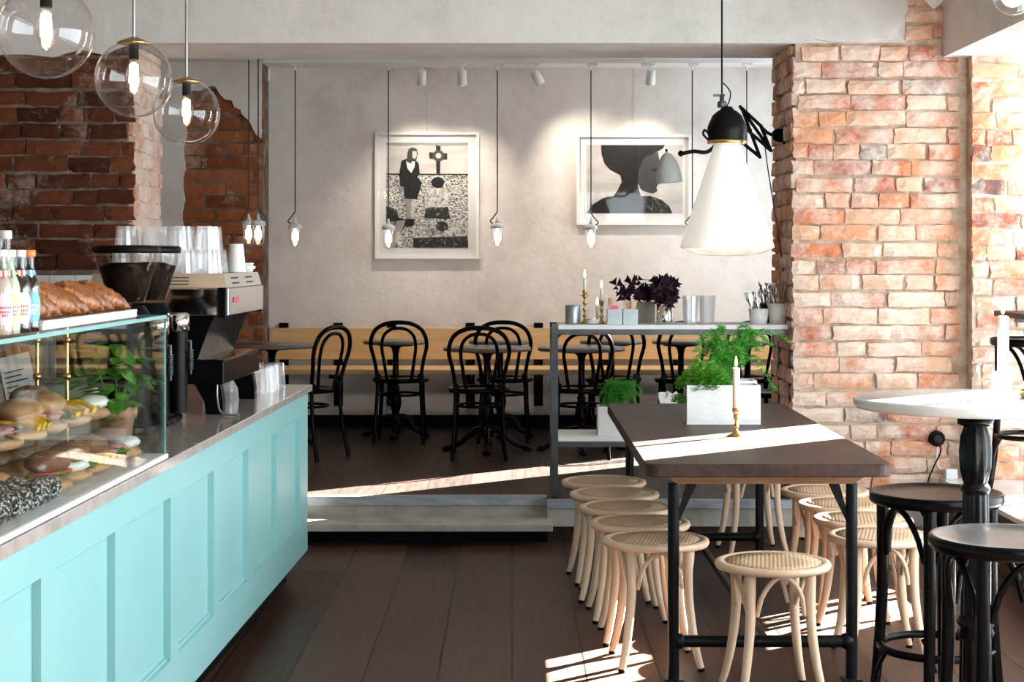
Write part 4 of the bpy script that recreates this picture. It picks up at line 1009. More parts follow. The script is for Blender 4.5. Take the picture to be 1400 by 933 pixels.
# ---- candles ---------------------------------------------------------------------------------
def candle(par, z0, z1, r, xy=(0, 0)):
    x, y = xy
    cd = MB().lathe([(0, z0), (r, z0), (r * 0.97, z1 - 0.004), (r * 0.8, z1), (r * 0.35, z1 - 0.003), (0, z1 - 0.004)], (x, y, 0), 18).obj('candle', M['candle'], par)
    MB().cyl((x, y, z1 - 0.004), (x, y, z1 + 0.008), 0.0012, n=6).obj('wick', M['wick'], cd)
    MB().lathe([(0.0, 0.004), (0.0045, 0.010), (0.006, 0.019), (0.0042, 0.032), (0.0018, 0.044), (0.0, 0.050)], (x, y, z1), 12).obj('flame', M['flame'], cd)
def brass_stick(loc, label, h, ch, cup=0.018, base=0.045, dish=None, r=0.0105, group=None):
    t = thing('candlestick', loc, 0, label, 'candlestick', group)
    pr_ = [(0, 0), (base, 0), (base, 0.004), (base * 0.55, 0.012), (0.010, 0.022)]
    zz = 0.022; k = 0
    while zz < h - 0.05:
        pr_ += [(0.006, zz + 0.008), (0.012, zz + 0.018), (0.013, zz + 0.022), (0.006, zz + 0.031)]; zz += 0.036
    pr_ += [(0.007, h - 0.034), (cup * 0.7, h - 0.026), (cup, h - 0.004), (cup, h), (cup - 0.003, h), (0, h - 0.02)]
    MB().lathe(pr_, n=24).obj('brass_stem', M['brass'], t)
    if dish: MB().lathe([(0.008, h - 0.035), (dish, h - 0.032), (dish, h - 0.028), (0.008, h - 0.031)], n=24).obj('drip_dish', M['brass'], t)
    candle(t, h - 0.02, h - 0.02 + ch, r)
    return t
p = Pz(1006.5, 597, TZ)
t = brass_stick((p.x, p.y, TZ + 0.0005), 'lit white candle in a brass holder on the long oak table', 0.115, 0.185, cup=0.017, base=0.036, r=0.0145)
p = Pz(996, 562, TZ)
t = brass_stick((p.x + 0.0, 8.22, TZ + 0.0005), 'lit candle behind the white planter at the far end of the table', 0.17, 0.10, base=0.04, r=0.0105)
gc = thing('glass_candlestick', (RT.x + 0.085, RT.y + 0.02, RZ + 0.0005), 0, 'thick lit white candle in a cut glass holder on the round table', 'candlestick')
MB().shell([(0.0, 0.002), (0.050, 0.0), (0.052, 0.006), (0.030, 0.02), (0.022, 0.03), (0.032, 0.045), (0.032, 0.075), (0.020, 0.075)], n=10, smooth=False).obj('glass_holder', M['tumbler'], gc)
candle(gc, 0.012, 0.235, 0.0165)
ab = tag(MB().shell([(0.0, 0.002), (0.05, 0.0), (0.062, 0.012), (0.070, 0.03), (0.066, 0.03), (0.055, 0.012), (0.0, 0.008)], n=28).obj('brass_bowl', M['brass'], loc=(RT.x + 0.185, RT.y + 0.0, RZ + 0.0005)), 'small brass bowl on the round bar table at the picture edge', 'bowl')

# ---- planters --------------------------------------------------------------------------------
def trough(t, hx, hy, h, wall=0.012):
    mb = MB(); mb.box(-hx, hx, -hy, hy, 0.0, 0.015)
    mb.box(-hx, hx, -hy, -hy + wall, 0.015, h, c=0.0015).box(-hx, hx, hy - wall, hy, 0.015, h, c=0.0015).box(-hx, -hx + wall, -hy + wall, hy - wall, 0.015, h, c=0.0015).box(hx - wall, hx, -hy + wall, hy - wall, 0.015, h, c=0.0015)
    mb.obj('trough', M['planter'], t)
    MB().box(-hx + wall, hx - wall, -hy + wall, hy - wall, 0.015, h - 0.02).obj('soil', M['soil'], t)
def sprays(mb, n, spread, h0, h1, zb, ell=(1, 1), droop=0.5, needle=0.017, dens=58, bias=(0, 0), branches=5):
    for i in range(n):
        a = R.uniform(0, 2 * PI); q = spread * R.uniform(0.25, 1)
        tip = Vector((math.cos(a) * q * ell[0] + bias[0], math.sin(a) * q * ell[1] + bias[1], zb + R.uniform(h0, h1)))
        root = Vector((R.uniform(-0.03, 0.03) * ell[0], R.uniform(-0.02, 0.02), zb))
        mid = root.lerp(tip, 0.55) + Vector((0, 0, droop * 0.12 + 0.04))
        path = smoothpath([root, root.lerp(mid, 0.5) + Vector((0, 0, 0.03)), mid, tip], 8)
        mb.tube(path, 0.0009, 4, cap=False)
        for j in range(5, len(path) - 1):
            d = (path[j + 1] - path[j]).normalized(); sd = d.cross(Vector((0, 0, 1)))
            if sd.length < 0.1: sd = Vector((1, 0, 0))
            sd.normalize(); f = 1 - (j / len(path)) * 0.7
            for sg in (-1, 1):
                br = (sd * sg + d * 0.7 + Vector((0, 0, R.uniform(-0.15, 0.15)))).normalized()
                Lb = 0.065 * f * R.uniform(0.7, 1.2)
                for b in range(branches):
                    c0 = path[j] + br * Lb * (b + 0.6) / branches
                    for e in (-1, 1):
                        dd = (br * 0.5 + br.cross(Vector((0, 0, 1))) * e * 0.8 + Vector((0, 0, R.uniform(-0.4, 0.4)))).normalized() * needle * R.uniform(0.7, 1.2)
                        ww = dd.cross(Vector((R.uniform(-1, 1), R.uniform(-1, 1), 1))).normalized() * needle * 0.12
                        mb.add([c0 - ww, c0 + dd, c0 + ww], [(0, 1, 2)])
    return mb
def bushy(mb, n, rx, ry, h, zb, s=0.012, c=(0, 0)):
    for i in range(n):
        a = R.uniform(0, 2 * PI); q = math.sqrt(R.uniform(0, 1))
        p_ = Vector((c[0] + rx * q * math.cos(a), c[1] + ry * q * math.sin(a), zb + h * (1 - q * q * 0.75) * R.uniform(0.2, 1.0)))
        d = Vector((math.cos(a), math.sin(a), R.uniform(-0.2, 0.8))).normalized(); w_ = d.cross(Vector((R.uniform(-.5, .5), R.uniform(-.5, .5), 1))).normalized()
        k = s * R.uniform(0.7, 1.3)
        mb.add([p_, p_ + d * k * .5 + w_ * k * .55, p_ + d * k * 1.2, p_ + d * k * .5 - w_ * k * .55], [(0, 1, 2, 3)])
    return mb
p0, p1 = Pz(939, 581, TZ), Pz(1040, 581, TZ)
px_c = (p0.x + p1.x) / 2; hx = (p1.x - p0.x) / 2
wp = thing('planter', (px_c, p0.y + 0.075, TZ + 0.0005), 0, 'white concrete trough of bright green herbs on the long oak table', 'planter')
PH = 0.172
trough(wp, hx, 0.075, PH)
bushy(MB(), 2600, 0.125, 0.085, 0.135, PH - 0.03, 0.012, (-0.075, 0)).obj('herb_foliage', M['herb'], wp)
bushy(q := MB(), 260, 0.03, 0.03, 0.05, PH - 0.085, 0.011, (-hx - 0.028, -0.03)); q.obj('trailing_foliage', M['herb'], wp)
wp2 = thing('planter', (px_c + 0.06, p0.y + 0.34, TZ + 0.0005), 0, 'second concrete trough of feathery asparagus fern, behind the white herb trough', 'planter')
trough(wp2, 0.125, 0.075, PH)
sprays(MB(), 24, 0.28, -0.04, 0.24, PH - 0.03, (1.1, 0.42), 0.9, 0.020, bias=(0.03, 0)).obj('fern_foliage', M['fern'], wp2)

# =============================== SHELF DIVIDER ON THE PLATFORM ===============================
SY, SD = 9.08, 0.40
sx0, sx1 = P(754, 0, SY).x, P(1088, 0, SY).x
SZ = EYE - (444.5 - HY) * SY / F          # top board
SL = EYE - (598 - HY) * SY / F            # lower shelf
sd = thing('shelf_divider', (sx0, SY, UP), 0, 'steel framed shelf divider with white boards at the platform edge', 'shelf')
wd = sx1 - sx0; zt_, zl_ = SZ - UP, SL - UP
for x in (0, wd - 0.036):
    for y in (0, SD - 0.036):
        MB().box(x, x + 0.036, y, y + 0.036, 0, zt_ + (0.004 if y == 0 and x == 0 else 0.0), c=0.001).obj('post', M['steel'], sd)
fr = MB()
for (zz, th) in ((zt_ - 0.024, 0.03), (zl_ - 0.024, 0.03)):
    fr.box(0.036, wd - 0.036, 0.002, 0.034, zz - th, zz).box(0.036, wd - 0.036, SD - 0.034, SD - 0.002, zz - th, zz)
    for x in (0.002, wd - 0.034): fr.box(x, x + 0.032, 0.036, SD - 0.036, zz - th, zz)
fr.obj('frame', M['steel'], sd)
MB().box(0.037, wd - 0.037, 0.0, SD, zt_ - 0.024, zt_, c=0.001).obj('top_board', M['white'], sd)
MB().box(0.037, wd - 0.037, 0.0, SD, zl_ - 0.024, zl_, c=0.001).obj('lower_board', M['white'], sd)
def onshelf(x, dy=0.12): q_ = P(x, 0, SY + dy); return Vector((q_.x, q_.y, SZ + 0.0006))
def sp(n, dy=0.12): return n * (SY + dy) / F       # pixels to metres there
tag(MB().lathe([(0, 0.0), (0.042, 0), (0.043, 0.004), (0.043, 0.100), (0.041, 0.104), (0.039, 0.104), (0.039, 0.01), (0, 0.01)], n=32).obj('tin_can', M['galv'], loc=onshelf(783.5)), 'plain galvanised tin at the end of the shelf divider next to the candlesticks', 'tin')
brass_stick(onshelf(799.5, 0.16), 'taller of the two brass candlesticks on the shelf divider', sp(46), 0.085, 0.014, 0.03, dish=0.024, r=0.0095)
brass_stick(onshelf(822.5, 0.14), 'shorter brass candlestick with lit candle, between carafe and flower tin', sp(32), 0.085, 0.014, 0.028, r=0.0095)
cf = thing('milk_jug', onshelf(810.5, 0.09), 0, 'small glass jug of milk between the two brass candlesticks', 'jug')
MB().shell([(0, 0.001), (0.036, 0.0), (0.040, 0.012), (0.038, 0.05), (0.026, 0.085), (0.026, 0.10), (0.030, 0.104)], n=26).obj('jug_glass', M['tumbler'], cf)
MB().lathe([(0, 0.003), (0.034, 0.003), (0.0375, 0.013), (0.0372, 0.03), (0, 0.03)], n=24).obj('milk', M['ceramic'], cf)
MB().tube(smoothpath([(0.026, 0, 0.098), (0.052, 0, 0.090), (0.052, 0, 0.055), (0.037, 0, 0.045)], 5), 0.004, 8).obj('jug_handle', M['tumbler'], cf)
tl2 = thing('tea_light', onshelf(816.5, 0.27), 0, 'small lit white candle behind the milk jug on the shelf divider', 'candle')
candle(tl2, 0.0, 0.095, 0.0105)
def tinbox(name, loc, hx_, h, label, mat='galv'):
    t = thing(name, loc, 0, label, 'tin box')
    q_ = MB().box(-hx_, hx_, -hx_, hx_, 0, 0.003); w_ = 0.002
    q_.box(-hx_, hx_, -hx_, -hx_ + w_, 0.003, h).box(-hx_, hx_, hx_ - w_, hx_, 0.003, h).box(-hx_, -hx_ + w_, -hx_ + w_, hx_ - w_, 0.003, h).box(hx_ - w_, hx_, -hx_ + w_, hx_ - w_, 0.003, h)
    q_.obj('tin', M[mat], t); return t
M['pink'] = plain('pink_paper', (0.75, 0.12, 0.26), 0.6)
M['pinkpale'] = plain('pale_pink_paper', (0.80, 0.52, 0.58), 0.6)
M['stick'] = plain('birch_stick', (0.66, 0.44, 0.27), 0.6)
t = tinbox('sugar_tin', onshelf(840, 0.06), sp(10), 0.083, 'square tin of pink sugar sachets on the shelf divider')
for i in range(9):
    q = MB().box(-0.02, 0.02, -0.002, 0.002, 0.004, R.uniform(0.088, 0.112), T=Matrix.Translation((R.uniform(-0.008, 0.008), -0.028 + 0.007 * i, 0)) @ Matrix.Rotation(R.uniform(-0.12, 0.12), 4, 'Y')); q.obj('sachet', M[R.choice(('pink', 'pinkpale'))], t)
MB().lathe([(0, 0.0035), (0.013, 0.0035), (0.013, 0.12), (0.016, 0.125), (0.016, 0.143), (0, 0.145)], (-0.018, 0.022, 0), 16).obj('cork_bottle', M['stick'], t)
t = tinbox('stirrer_tin', onshelf(861.5, 0.06), sp(10), 0.083, 'square tin holding wooden coffee stirrers on the shelf divider')
for i in range(12):
    a, b = R.uniform(-0.45, 0.45), R.uniform(-0.12, 0.12)
    MB().box(-0.005, 0.005, -0.001, 0.001, 0.012, R.uniform(0.115, 0.135), T=Matrix.Translation((a * 0.0, -0.028 + 0.005 * i, 0)) @ Matrix.Rotation(a * 0.62, 4, 'Y')).obj('stirrer', M['stick'], t)
bx = thing('concrete_box', onshelf(882, 0.30), 0, 'pale grey open box behind the stirrer tin on the shelf divider', 'box')
q = MB(); hx2 = sp(13)
q.box(-hx2, hx2, -0.05, 0.05, 0, 0.006).box(-hx2, hx2, -0.05, -0.044, 0.006, 0.118).box(-hx2, hx2, 0.044, 0.05, 0.006, 0.118).box(-hx2, -hx2 + 0.006, -0.044, 0.044, 0.006, 0.118).box(hx2 - 0.006, hx2, -0.044, 0.044, 0.006, 0.118)
q.obj('box_wall', M['concrete'], bx)
ox = thing('oxalis_plant', onshelf(908.5, 0.07), 0, 'dark purple leaved plant in a shiny steel cup on the shelf divider', 'plant')
hcup = 0.112
MB().lathe([(0, 0), (0.043, 0), (0.045, 0.003), (0.045, hcup), (0.043, hcup), (0.043, hcup - 0.012), (0, hcup - 0.012)], n=32).obj('steel_cup', M['chrome'], ox)
st_, fo = MB(), MB()
for i in range(105):
    a = R.uniform(0, 2 * PI); q_ = R.uniform(0.02, 0.155) if i > 18 else R.uniform(0.15, 0.27)
    ca = math.cos(a) if i > 18 else -abs(math.cos(a)) - 0.1
    tip = Vector((ca * q_ * 1.0, math.sin(a) * q_ * 0.55, hcup + R.uniform(0.03, 0.145) - q_ * 0.22 + (0.0 if i > 18 else 0.02)))
    if tip.x > 0: tip.x *= 0.36
    if tip.x < -0.06: tip.y = abs(tip.y) * 0.5 + 0.045; tip.z = max(tip.z, hcup + 0.05)
    st_.tube(smoothpath([(0.02 * ca, 0.02 * math.sin(a), hcup - 0.012), (tip.x * 0.45, tip.y * 0.45, hcup + (tip.z - hcup) * 0.8 + 0.02), tip], 4), 0.0011, 5, cap=False)
    for k in range(3):
        b = R.uniform(0, 0.9) + k * 2.09
        d = Vector((math.cos(b), R.uniform(-0.5, 0.5), math.sin(b))).normalized(); w_ = d.cross(Vector((R.uniform(-.5, .5), -1, R.uniform(-.3, .7)))).normalized(); s_ = R.uniform(0.026, 0.042)
        fo.add([tip, tip + d * s_ + w_ * s_ * .72, tip + d * s_ * .85, tip + d * s_ - w_ * s_ * .72], [(0, 2, 1), (0, 3, 2)])
st_.obj('stem', M['oxalis'], ox); fo.obj('foliage', M['oxalis'], ox)
tu3 = tumbler(True, 0.155, 0.044, 0.036).obj('tumbler', M['tumbler'])
tag(tu3, 'clear tall tumbler in the cluster on the shelf divider', 'glass', 'tumblers on the shelf divider')
tu3.location = onshelf(945, 0.06)
for (x_, d_) in ((967, 0.06), (943, 0.155), (966, 0.155), (945, 0.25), (968, 0.25)): dup(tu3, onshelf(x_, d_), R.uniform(0, 1))
def cutlery(t, n, h, kinds, lean, rad):
    for i in range(n):
        a = R.uniform(0, 2 * PI); kd = kinds[i % len(kinds)]
        T = Matrix.Translation((rad * 0.45 * math.cos(a), rad * 0.45 * math.sin(a), 0.012)) @ Matrix.Rotation(lean + R.uniform(-0.22, 0.22), 4, 'Y') @ Matrix.Rotation(R.uniform(-0.22, 0.22), 4, 'X') @ Matrix.Rotation(R.uniform(0, 3), 4, 'Z')
        q_ = MB(); hh = h * R.uniform(0.9, 1.08)
        q_.box(-0.004, 0.004, -0.001, 0.001, 0, hh * 0.72, T=T)
        if kd == 'fork':
            q_.box(-0.010, 0.010, -0.001, 0.001, hh * 0.72, hh * 0.80, T=T)
            for x_ in (-0.0085, -0.003, 0.003, 0.0085): q_.box(x_ - 0.0015, x_ + 0.0015, -0.001, 0.001, hh * 0.80, hh, T=T)
        elif kd == 'spoon':
            q_.ball((0, 0, hh * 0.86), 1, 12, 8, (0.014, 0.003, hh * 0.14), T=T)
        else:
            q_.add([T @ Vector(v) for v in ((-0.005, -0.001, hh * 0.7), (0.005, -0.001, hh * 0.7), (0.010, -0.001, hh * 0.93), (-0.002, -0.001, hh), (-0.005, 0.001, hh * 0.7), (0.005, 0.001, hh * 0.7), (0.010, 0.001, hh * 0.93), (-0.002, 0.001, hh))], [(3, 2, 1, 0), (4, 5, 6, 7), (0, 1, 5, 4), (1, 2, 6, 5), (2, 3, 7, 6), (3, 0, 4, 7)])
        q_.obj(kd, M['chrome'], t)
def cupbox(name, loc, label, rb_, rt_, h, kinds, n, hc, lean, side):
    t = thing(name, loc, 0, label, 'cutlery holder')
    MB().shell([(0, 0.002), (rb_, 0.0), (rt_, h), (rt_ - 0.003, h), (rb_ - 0.003, 0.006), (0, 0.006)], n=26).obj('cup', M[side], t)
    cutlery(t, n, hc, kinds, lean, rb_)
cupbox('cutlery_cup', onshelf(1037, 0.08), 'white cup of forks and teaspoons on the shelf divider', 0.046, 0.055, 0.085, ('fork', 'spoon', 'fork'), 14, 0.165, -0.20, 'ceramic')
cupbox('cutlery_cup', onshelf(1064, 0.14), 'taller white cup of knives on the shelf divider next to the brick pillar', 0.050, 0.058, 0.112, ('knife', 'knife', 'spoon'), 15, 0.225, -0.16, 'ceramic')
cupbox('cutlery_cup', onshelf(1048, 0.26), 'dark steel cup of cutlery behind the two white cutlery cups', 0.040, 0.042, 0.11, ('knife', 'fork'), 10, 0.2, -0.05, 'pipe')
# on its lower board
fp = thing('planter', (P(0, 0, SY).x * 0 + P(845, 0, SY + 0.16).x, SY + 0.16, SL + 0.0006), 0, 'pale concrete planter of dark green fern on the lower board of the shelf divider', 'planter')
trough(fp, 0.115, 0.075, 0.158)
sprays(MB(), 46, 0.17, -0.02, 0.11, 0.13, (0.8, 0.6), 0.5, 0.015).obj('fern_foliage', M['fern'], fp)
nk = thing('napkin_holder', (P(914, 0, SY + 0.2).x, SY + 0.2, SL + 0.0006), 0, 'crumpled white napkins sticking up from a holder on the lower shelf board', 'napkins')
MB().box(-0.05, 0.05, -0.04, 0.04, 0.0, 0.15, c=0.004).obj('holder', M['ceramic'], nk)
for i in range(5):
    q = MB(); xs = [-0.058 + 0.0145 * k for k in range(9)]
    zs = [0.215 + R.uniform(-0.018, 0.022) for _ in xs]; y = -0.028 + 0.014 * i
    q.slab([(-0.045, y, 0.151), (0.045, y, 0.151)] + [(x, y, z) for x, z in reversed(list(zip(xs, zs)))], (0, 0.002, 0)); q.obj('napkin', M['paper'], nk)

# =============================== DINING AREA: BENCH, TABLES, CHAIRS ==========================
bnc = thing('wall_bench', (-1.86, BACK, UP), 0, 'long pine bench with a high pine backboard along the back wall', 'bench')
MB().box(0.0, 4.2, -0.062, -0.022, 0.52, 0.762, c=0.004).obj('backboard', M['pine'], bnc)
MB().box(0.0, 4.2, -0.52, -0.075, 0.435, 0.475, c=0.004).obj('seat', M['pine'], bnc)
for x_ in (389, 463, 536, 643, 736, 828, 926, 1015):
    X = P(x_, 0, BACK).x + 1.86
    q = MB().box(X - 0.035, X + 0.035, -0.021, -0.006, 0.16, 0.80).box(X - 0.035, X + 0.035, -0.063, -0.021, 0.763, 0.80).box(X - 0.02, X + 0.02, -0.50, -0.022, 0.405, 0.434).box(X - 0.028, X + 0.028, -0.034, -0.022, 0.17, 0.40)
    q.obj('iron_bracket', M['black'], bnc)

def cafe_table(loc, d, label, h=0.70, rz=0):
    t = thing('cafe_table', loc, rz, label, 'table', 'round cafe tables along the bench')
    r = d / 2
    MB().lathe([(0, h - 0.024), (r - 0.004, h - 0.024), (r, h - 0.02), (r, h - 0.004), (r - 0.003, h), (0, h)], n=44).obj('tabletop', M['tabletop'], t)
    c_ = MB().lathe([(0, h - 0.045), (0.13, h - 0.038), (0.13, h - 0.0245), (0, h - 0.0242)], n=24)
    c_.lathe([(0.05, 0.10), (0.034, 0.14), (0.026, 0.18), (0.036, 0.21), (0.044, 0.25), (0.040, 0.30), (0.026, 0.34), (0.032, 0.355), (0.024, 0.37), (0.022, h - 0.10), (0.03, h - 0.06), (0.045, h - 0.045)], n=24)
    c_.obj('column', M['iron'], t)
    rf = min(0.30, r * 0.98)
    for k in range(4):
        a = k * PI / 2; u = Vector((math.cos(a), math.sin(a), 0)); Z = Vector((0, 0, 1))
        pts = smoothpath([u * 0.02 + Z * 0.145, u * 0.09 + Z * 0.135, u * rf * 0.6 + Z * 0.06, u * rf * 0.86 + Z * 0.024], 5)
        q = MB().tube(pts, [0.024 - 0.008 * i / (len(pts) - 1) for i in range(len(pts))], 10)
        q.ball(u * rf * 0.92 + Z * 0.0205, 1, 12, 7, (0.03, 0.03, 0.02))
        for e in (-0.35, 0, 0.35):
            w_ = Vector((math.cos(a + e), math.sin(a + e), 0)); q.ball(u * rf * 0.92 + w_ * 0.026 + Z * 0.0125, 0.012, 8, 6)
        q.obj('claw_foot', M['iron'], t)
    return t
def make_chair(label):
    t = thing('bentwood_chair', (0, 0, 0), 0, label, 'chair', 'bentwood chairs')
    hs = 0.455
    MB().lathe([(0.150, hs - 0.030), (0.196, hs - 0.032), (0.205, hs - 0.022), (0.203, hs - 0.004), (0.195, hs), (0.175, hs - 0.004), (0.168, hs - 0.010), (0.0, hs - 0.012)], n=40).obj('seat', M['black'], t)
    half = [(-0.172, -0.232, 0.0), (-0.160, -0.190, 0.22), (-0.152, -0.172, 0.44), (-0.170, -0.195, 0.58), (-0.195, -0.222, 0.70), (-0.165, -0.242, 0.795), (-0.09, -0.252, 0.842), (0, -0.254, 0.852)]
    pts = smoothpath(half + [(-x, y, z) for x, y, z in reversed(half[:-1])], 5)
    n = len(pts); rad = [0.0155 - 0.003 * abs(math.cos(PI * i / (n - 1))) for i in range(n)]
    MB().tube(pts, rad, 12).obj('back_frame', M['black'], t)
    half = [(-0.085, -0.172, 0.45), (-0.105, -0.196, 0.58), (-0.118, -0.216, 0.68), (-0.105, -0.232, 0.755), (-0.06, -0.243, 0.80), (0, -0.246, 0.812)]
    MB().tube(smoothpath(half + [(-x, y, z) for x, y, z in reversed(half[:-1])], 5), 0.0115, 10).obj('inner_hoop', M['black'], t)
    for s in (-1, 1):
        pts = smoothpath([(s * 0.145, 0.135, hs - 0.025), (s * 0.150, 0.145, 0.26), (s * 0.168, 0.178, 0.0)], 6)
        MB().tube(pts, [0.018 - 0.006 * i / (len(pts) - 1) for i in range(len(pts))], 12).obj('leg', M['black'], t)
        q = MB().box(s * 0.150 - 0.020, s * 0.150 + 0.020, -0.195, -0.135, hs - 0.03, hs + 0.035, c=0.006); q.obj('back_bracket', M['black'], t)
    MB().tube(arc((0, -0.01, 0.335), 0.148, 0, 2 * PI, 36, 'xy')[:-1], 0.009, 8, True).obj('leg_ring', M['black'], t)
    return t
ch = make_chair('x'); chs = [0]
def chair(loc, rz, label):
    if not chs[0]:
        chs[0] = 1; ch.location = loc; ch.rotation_euler = (0, 0, rz); ch['label'] = label; return ch
    return dup(ch, loc, rz, label)
def at(x, Y): return (P(x, 0, Y).x, Y, UP)
BK = 'black bentwood chair '
chair(at(416, 10.92), 1.05, BK + 'seen sideways just past the end of the turquoise counter')
chair(at(548, 11.83), 0.0, BK + 'alone at the small table between counter and shelf divider')
chair(at(655, 10.95), 0.02, BK + 'pulled closest to the platform edge left of the shelf divider')
chair(at(690, 11.86), -0.05, BK + 'half hidden behind the chair beside the shelf divider')
chair(at(794, 10.96), 0.0, BK + 'standing close behind the fern end of the shelf divider')
chair(at(838, 11.86), 0.05, BK + 'by the bench, behind the chair at the fern end of the shelf')
chair(at(934, 11.80), 0.0, BK + 'seen under the shelf top above the napkins')
chair(at(1024, 11.84), 0.03, BK + 'seen under the shelf top behind the asparagus fern')
chair(at(1066, 10.6), 0.55, BK + 'in the gap between shelf divider and brick pillar')
T_l = 'round cafe table on an iron claw base, '
cafe_table(at(372, 11.62), 0.62, T_l + 'beyond the end of the counter')
cafe_table(at(541, 12.11), 0.47, T_l + 'at the bench behind the lone chair')
cafe_table(at(666, 11.24), 0.59, T_l + 'large, at the front pair of chairs')
cafe_table(at(684, 12.12), 0.46, T_l + 'at the bench behind the chair pair', rz=0.0)
cafe_table(at(795, 11.25), 0.59, T_l + 'large, seen through the shelf divider')
cafe_table(at(836, 12.12), 0.46, T_l + 'at the bench behind the fern')
cafe_table(at(931, 12.10), 0.42, T_l + 'at the bench above the napkins')
cafe_table(at(1022, 12.10), 0.42, T_l + 'at the bench beside the pillar')

# ---- framed photographs ---------------------------------------------------------------------
def wallpt(x, y, d=0.0):
    Y = BACK - d; q_ = P(x, y, Y); return (q_.x, Y, q_.z)
M['ink'] = plain('print_black', (0.006, 0.006, 0.007), 0.5)
M['ink2'] = plain('print_dark', (0.045, 0.045, 0.047), 0.5)
M['inkm'] = plain('print_grey', (0.30, 0.30, 0.30), 0.5)
M['inkl'] = noisy('print_pale', [(0.3, (0.42, 0.40, 0.39)), (0.7, (0.66, 0.64, 0.62))], 3, stretch=(1, 1, 3), rough=0.5)
M['inkw'] = plain('print_white', (0.78, 0.77, 0.75), 0.5)
M['stones2'] = noisy('print_pale_stones', [(0.34, (0.03, 0.03, 0.03)), (0.46, (0.36, 0.35, 0.34)), (0.62, (0.72, 0.71, 0.69))], 40, rough=0.5, detail=6)
M['stones3'] = noisy('print_dark_stones', [(0.42, (0.008, 0.008, 0.008)), (0.6, (0.05, 0.05, 0.05)), (0.72, (0.45, 0.45, 0.43))], 40, rough=0.5, detail=6)
M['stones'] = noisy('print_stones', [(0.36, (0.01, 0.01, 0.01)), (0.47, (0.25, 0.25, 0.24)), (0.56, (0.72, 0.70, 0.68))], 55, stretch=(1, 1, 1.6), rough=0.5, detail=5)
M['picglass'] = glass('picture_glass', (0.98, 0.98, 0.98), 0.4, 0.012, 3.0, rough=0.03)
def picture(x0, y0, x1, y1, label, layers, ox, oy, k):
    a, b = wallpt(x0, y1), wallpt(x1, y0)
    t = thing('framed_photograph', ((a[0] + b[0]) / 2, BACK - 0.001, a[2]), 0, label, 'picture')
    cx, zb_ = (a[0] + b[0]) / 2, a[2]
    w_, h_ = b[0] - a[0], b[2] - a[2]; f = 0.022
    q_ = MB().box(-w_ / 2, -w_ / 2 + f, -0.035, 0, 0, h_).box(w_ / 2 - f, w_ / 2, -0.035, 0, 0, h_).box(-w_ / 2 + f, w_ / 2 - f, -0.035, 0, 0, f).box(-w_ / 2 + f, w_ / 2 - f, -0.035, 0, h_ - f, h_)
    q_.obj('frame', M['white'], t)
    MB().box(-w_ / 2 + f, w_ / 2 - f, -0.014, -0.002, f, h_ - f).obj('mount', M['paper'], t)
    pm = MB(); mats = []
    for i, (mt_, poly) in enumerate(layers):
        if mt_ not in mats: mats.append(mt_)
        y = -0.0145 - 0.0004 * i
        pts = []
        for (u, v) in poly:
            q2 = wallpt(ox + u / k, oy + v / k); pts.append((q2[0] - cx, y, q2[2] - zb_))
        pm.slab(pts, (0, 0.0003, 0), mats.index(mt_))
    pm.obj('print', [M[m_] for m_ in mats], t)
    MB().box(-w_ / 2 + f, w_ / 2 - f, -0.030, -0.0285, f, h_ - f).obj('glazing', M['picglass'], t)
    MB().cyl((0, -0.006, h_), (0, -0.006, CEILB - a[2] - 0.0), 0.0012, n=6).obj('hanging_wire', M['galv'], t)
def circ(cx, cy, r, n=18, e=1.0): return [(cx + r * math.cos(2 * PI * i / n), cy + e * r * math.sin(2 * PI * i / n)) for i in range(n)]
L1 = [('inkl', [(170, 157), (667, 157), (667, 350), (170, 350)]),
      ('inkm', [(170, 157), (667, 157), (667, 172), (500, 180), (380, 170), (260, 178), (170, 170)]),
      ('stones', [(170, 350), (667, 350), (667, 795), (170, 795)]),
      ('ink', [(170, 344), (667, 346), (667, 355), (170, 353)]),
      ('stones3', [(170, 545), (230, 560), (245, 610), (290, 622), (296, 650), (250, 720), (235, 795), (170, 795)]),
      ('inkm', [(176, 640), (290, 625), (225, 795), (170, 795), (170, 680)]),
      ('stones2', [(385, 625), (595, 640), (662, 722), (335, 735)]), ('stones3', [(335, 736), (662, 724), (667, 795), (330, 795)]),
      ('stones2', [(415, 440), (440, 425), (530, 430), (548, 470), (545, 548), (412, 552)]), ('stones3', [(412, 552), (545, 548), (560, 620), (400, 612)]), ('stones3', circ(508, 665, 38, 12, 0.8)),
      ('ink', [(472, 172), (500, 180), (497, 345), (474, 345)]), ('ink', [(430, 215), (540, 222), (540, 258), (432, 252)]), ('ink2', circ(487, 236, 34)), ('inkl', circ(487, 236, 17)), ('ink', circ(483, 398, 40, 14, 0.85)),
      ('inkm', [(284, 495), (320, 500), (316, 625), (298, 625)]), ('inkl', [(324, 500), (352, 498), (336, 625), (322, 625)]), ('ink', [(285, 620), (342, 620), (340, 655), (318, 668), (288, 664)]),
      ('ink', [(262, 268), (300, 252), (345, 258), (368, 285), (374, 345), (358, 365), (388, 400), (356, 500), (284, 496), (276, 425), (254, 420), (250, 340)]),
      ('inkw', [(290, 268), (345, 270), (342, 305), (322, 342), (298, 312)]), ('inkm', [(252, 420), (272, 424), (270, 455), (256, 455)]),
      ('ink2', [(306, 196), (330, 186), (356, 196), (362, 225), (352, 262), (330, 250), (322, 285), (296, 275), (298, 225)]), ('inkl', [(330, 208), (354, 210), (356, 240), (342, 260), (328, 244)])]
picture(513, 181, 655, 354, 'white framed black and white photograph of a standing figure beside a stone cross', L1, 490, 160, 4.442)
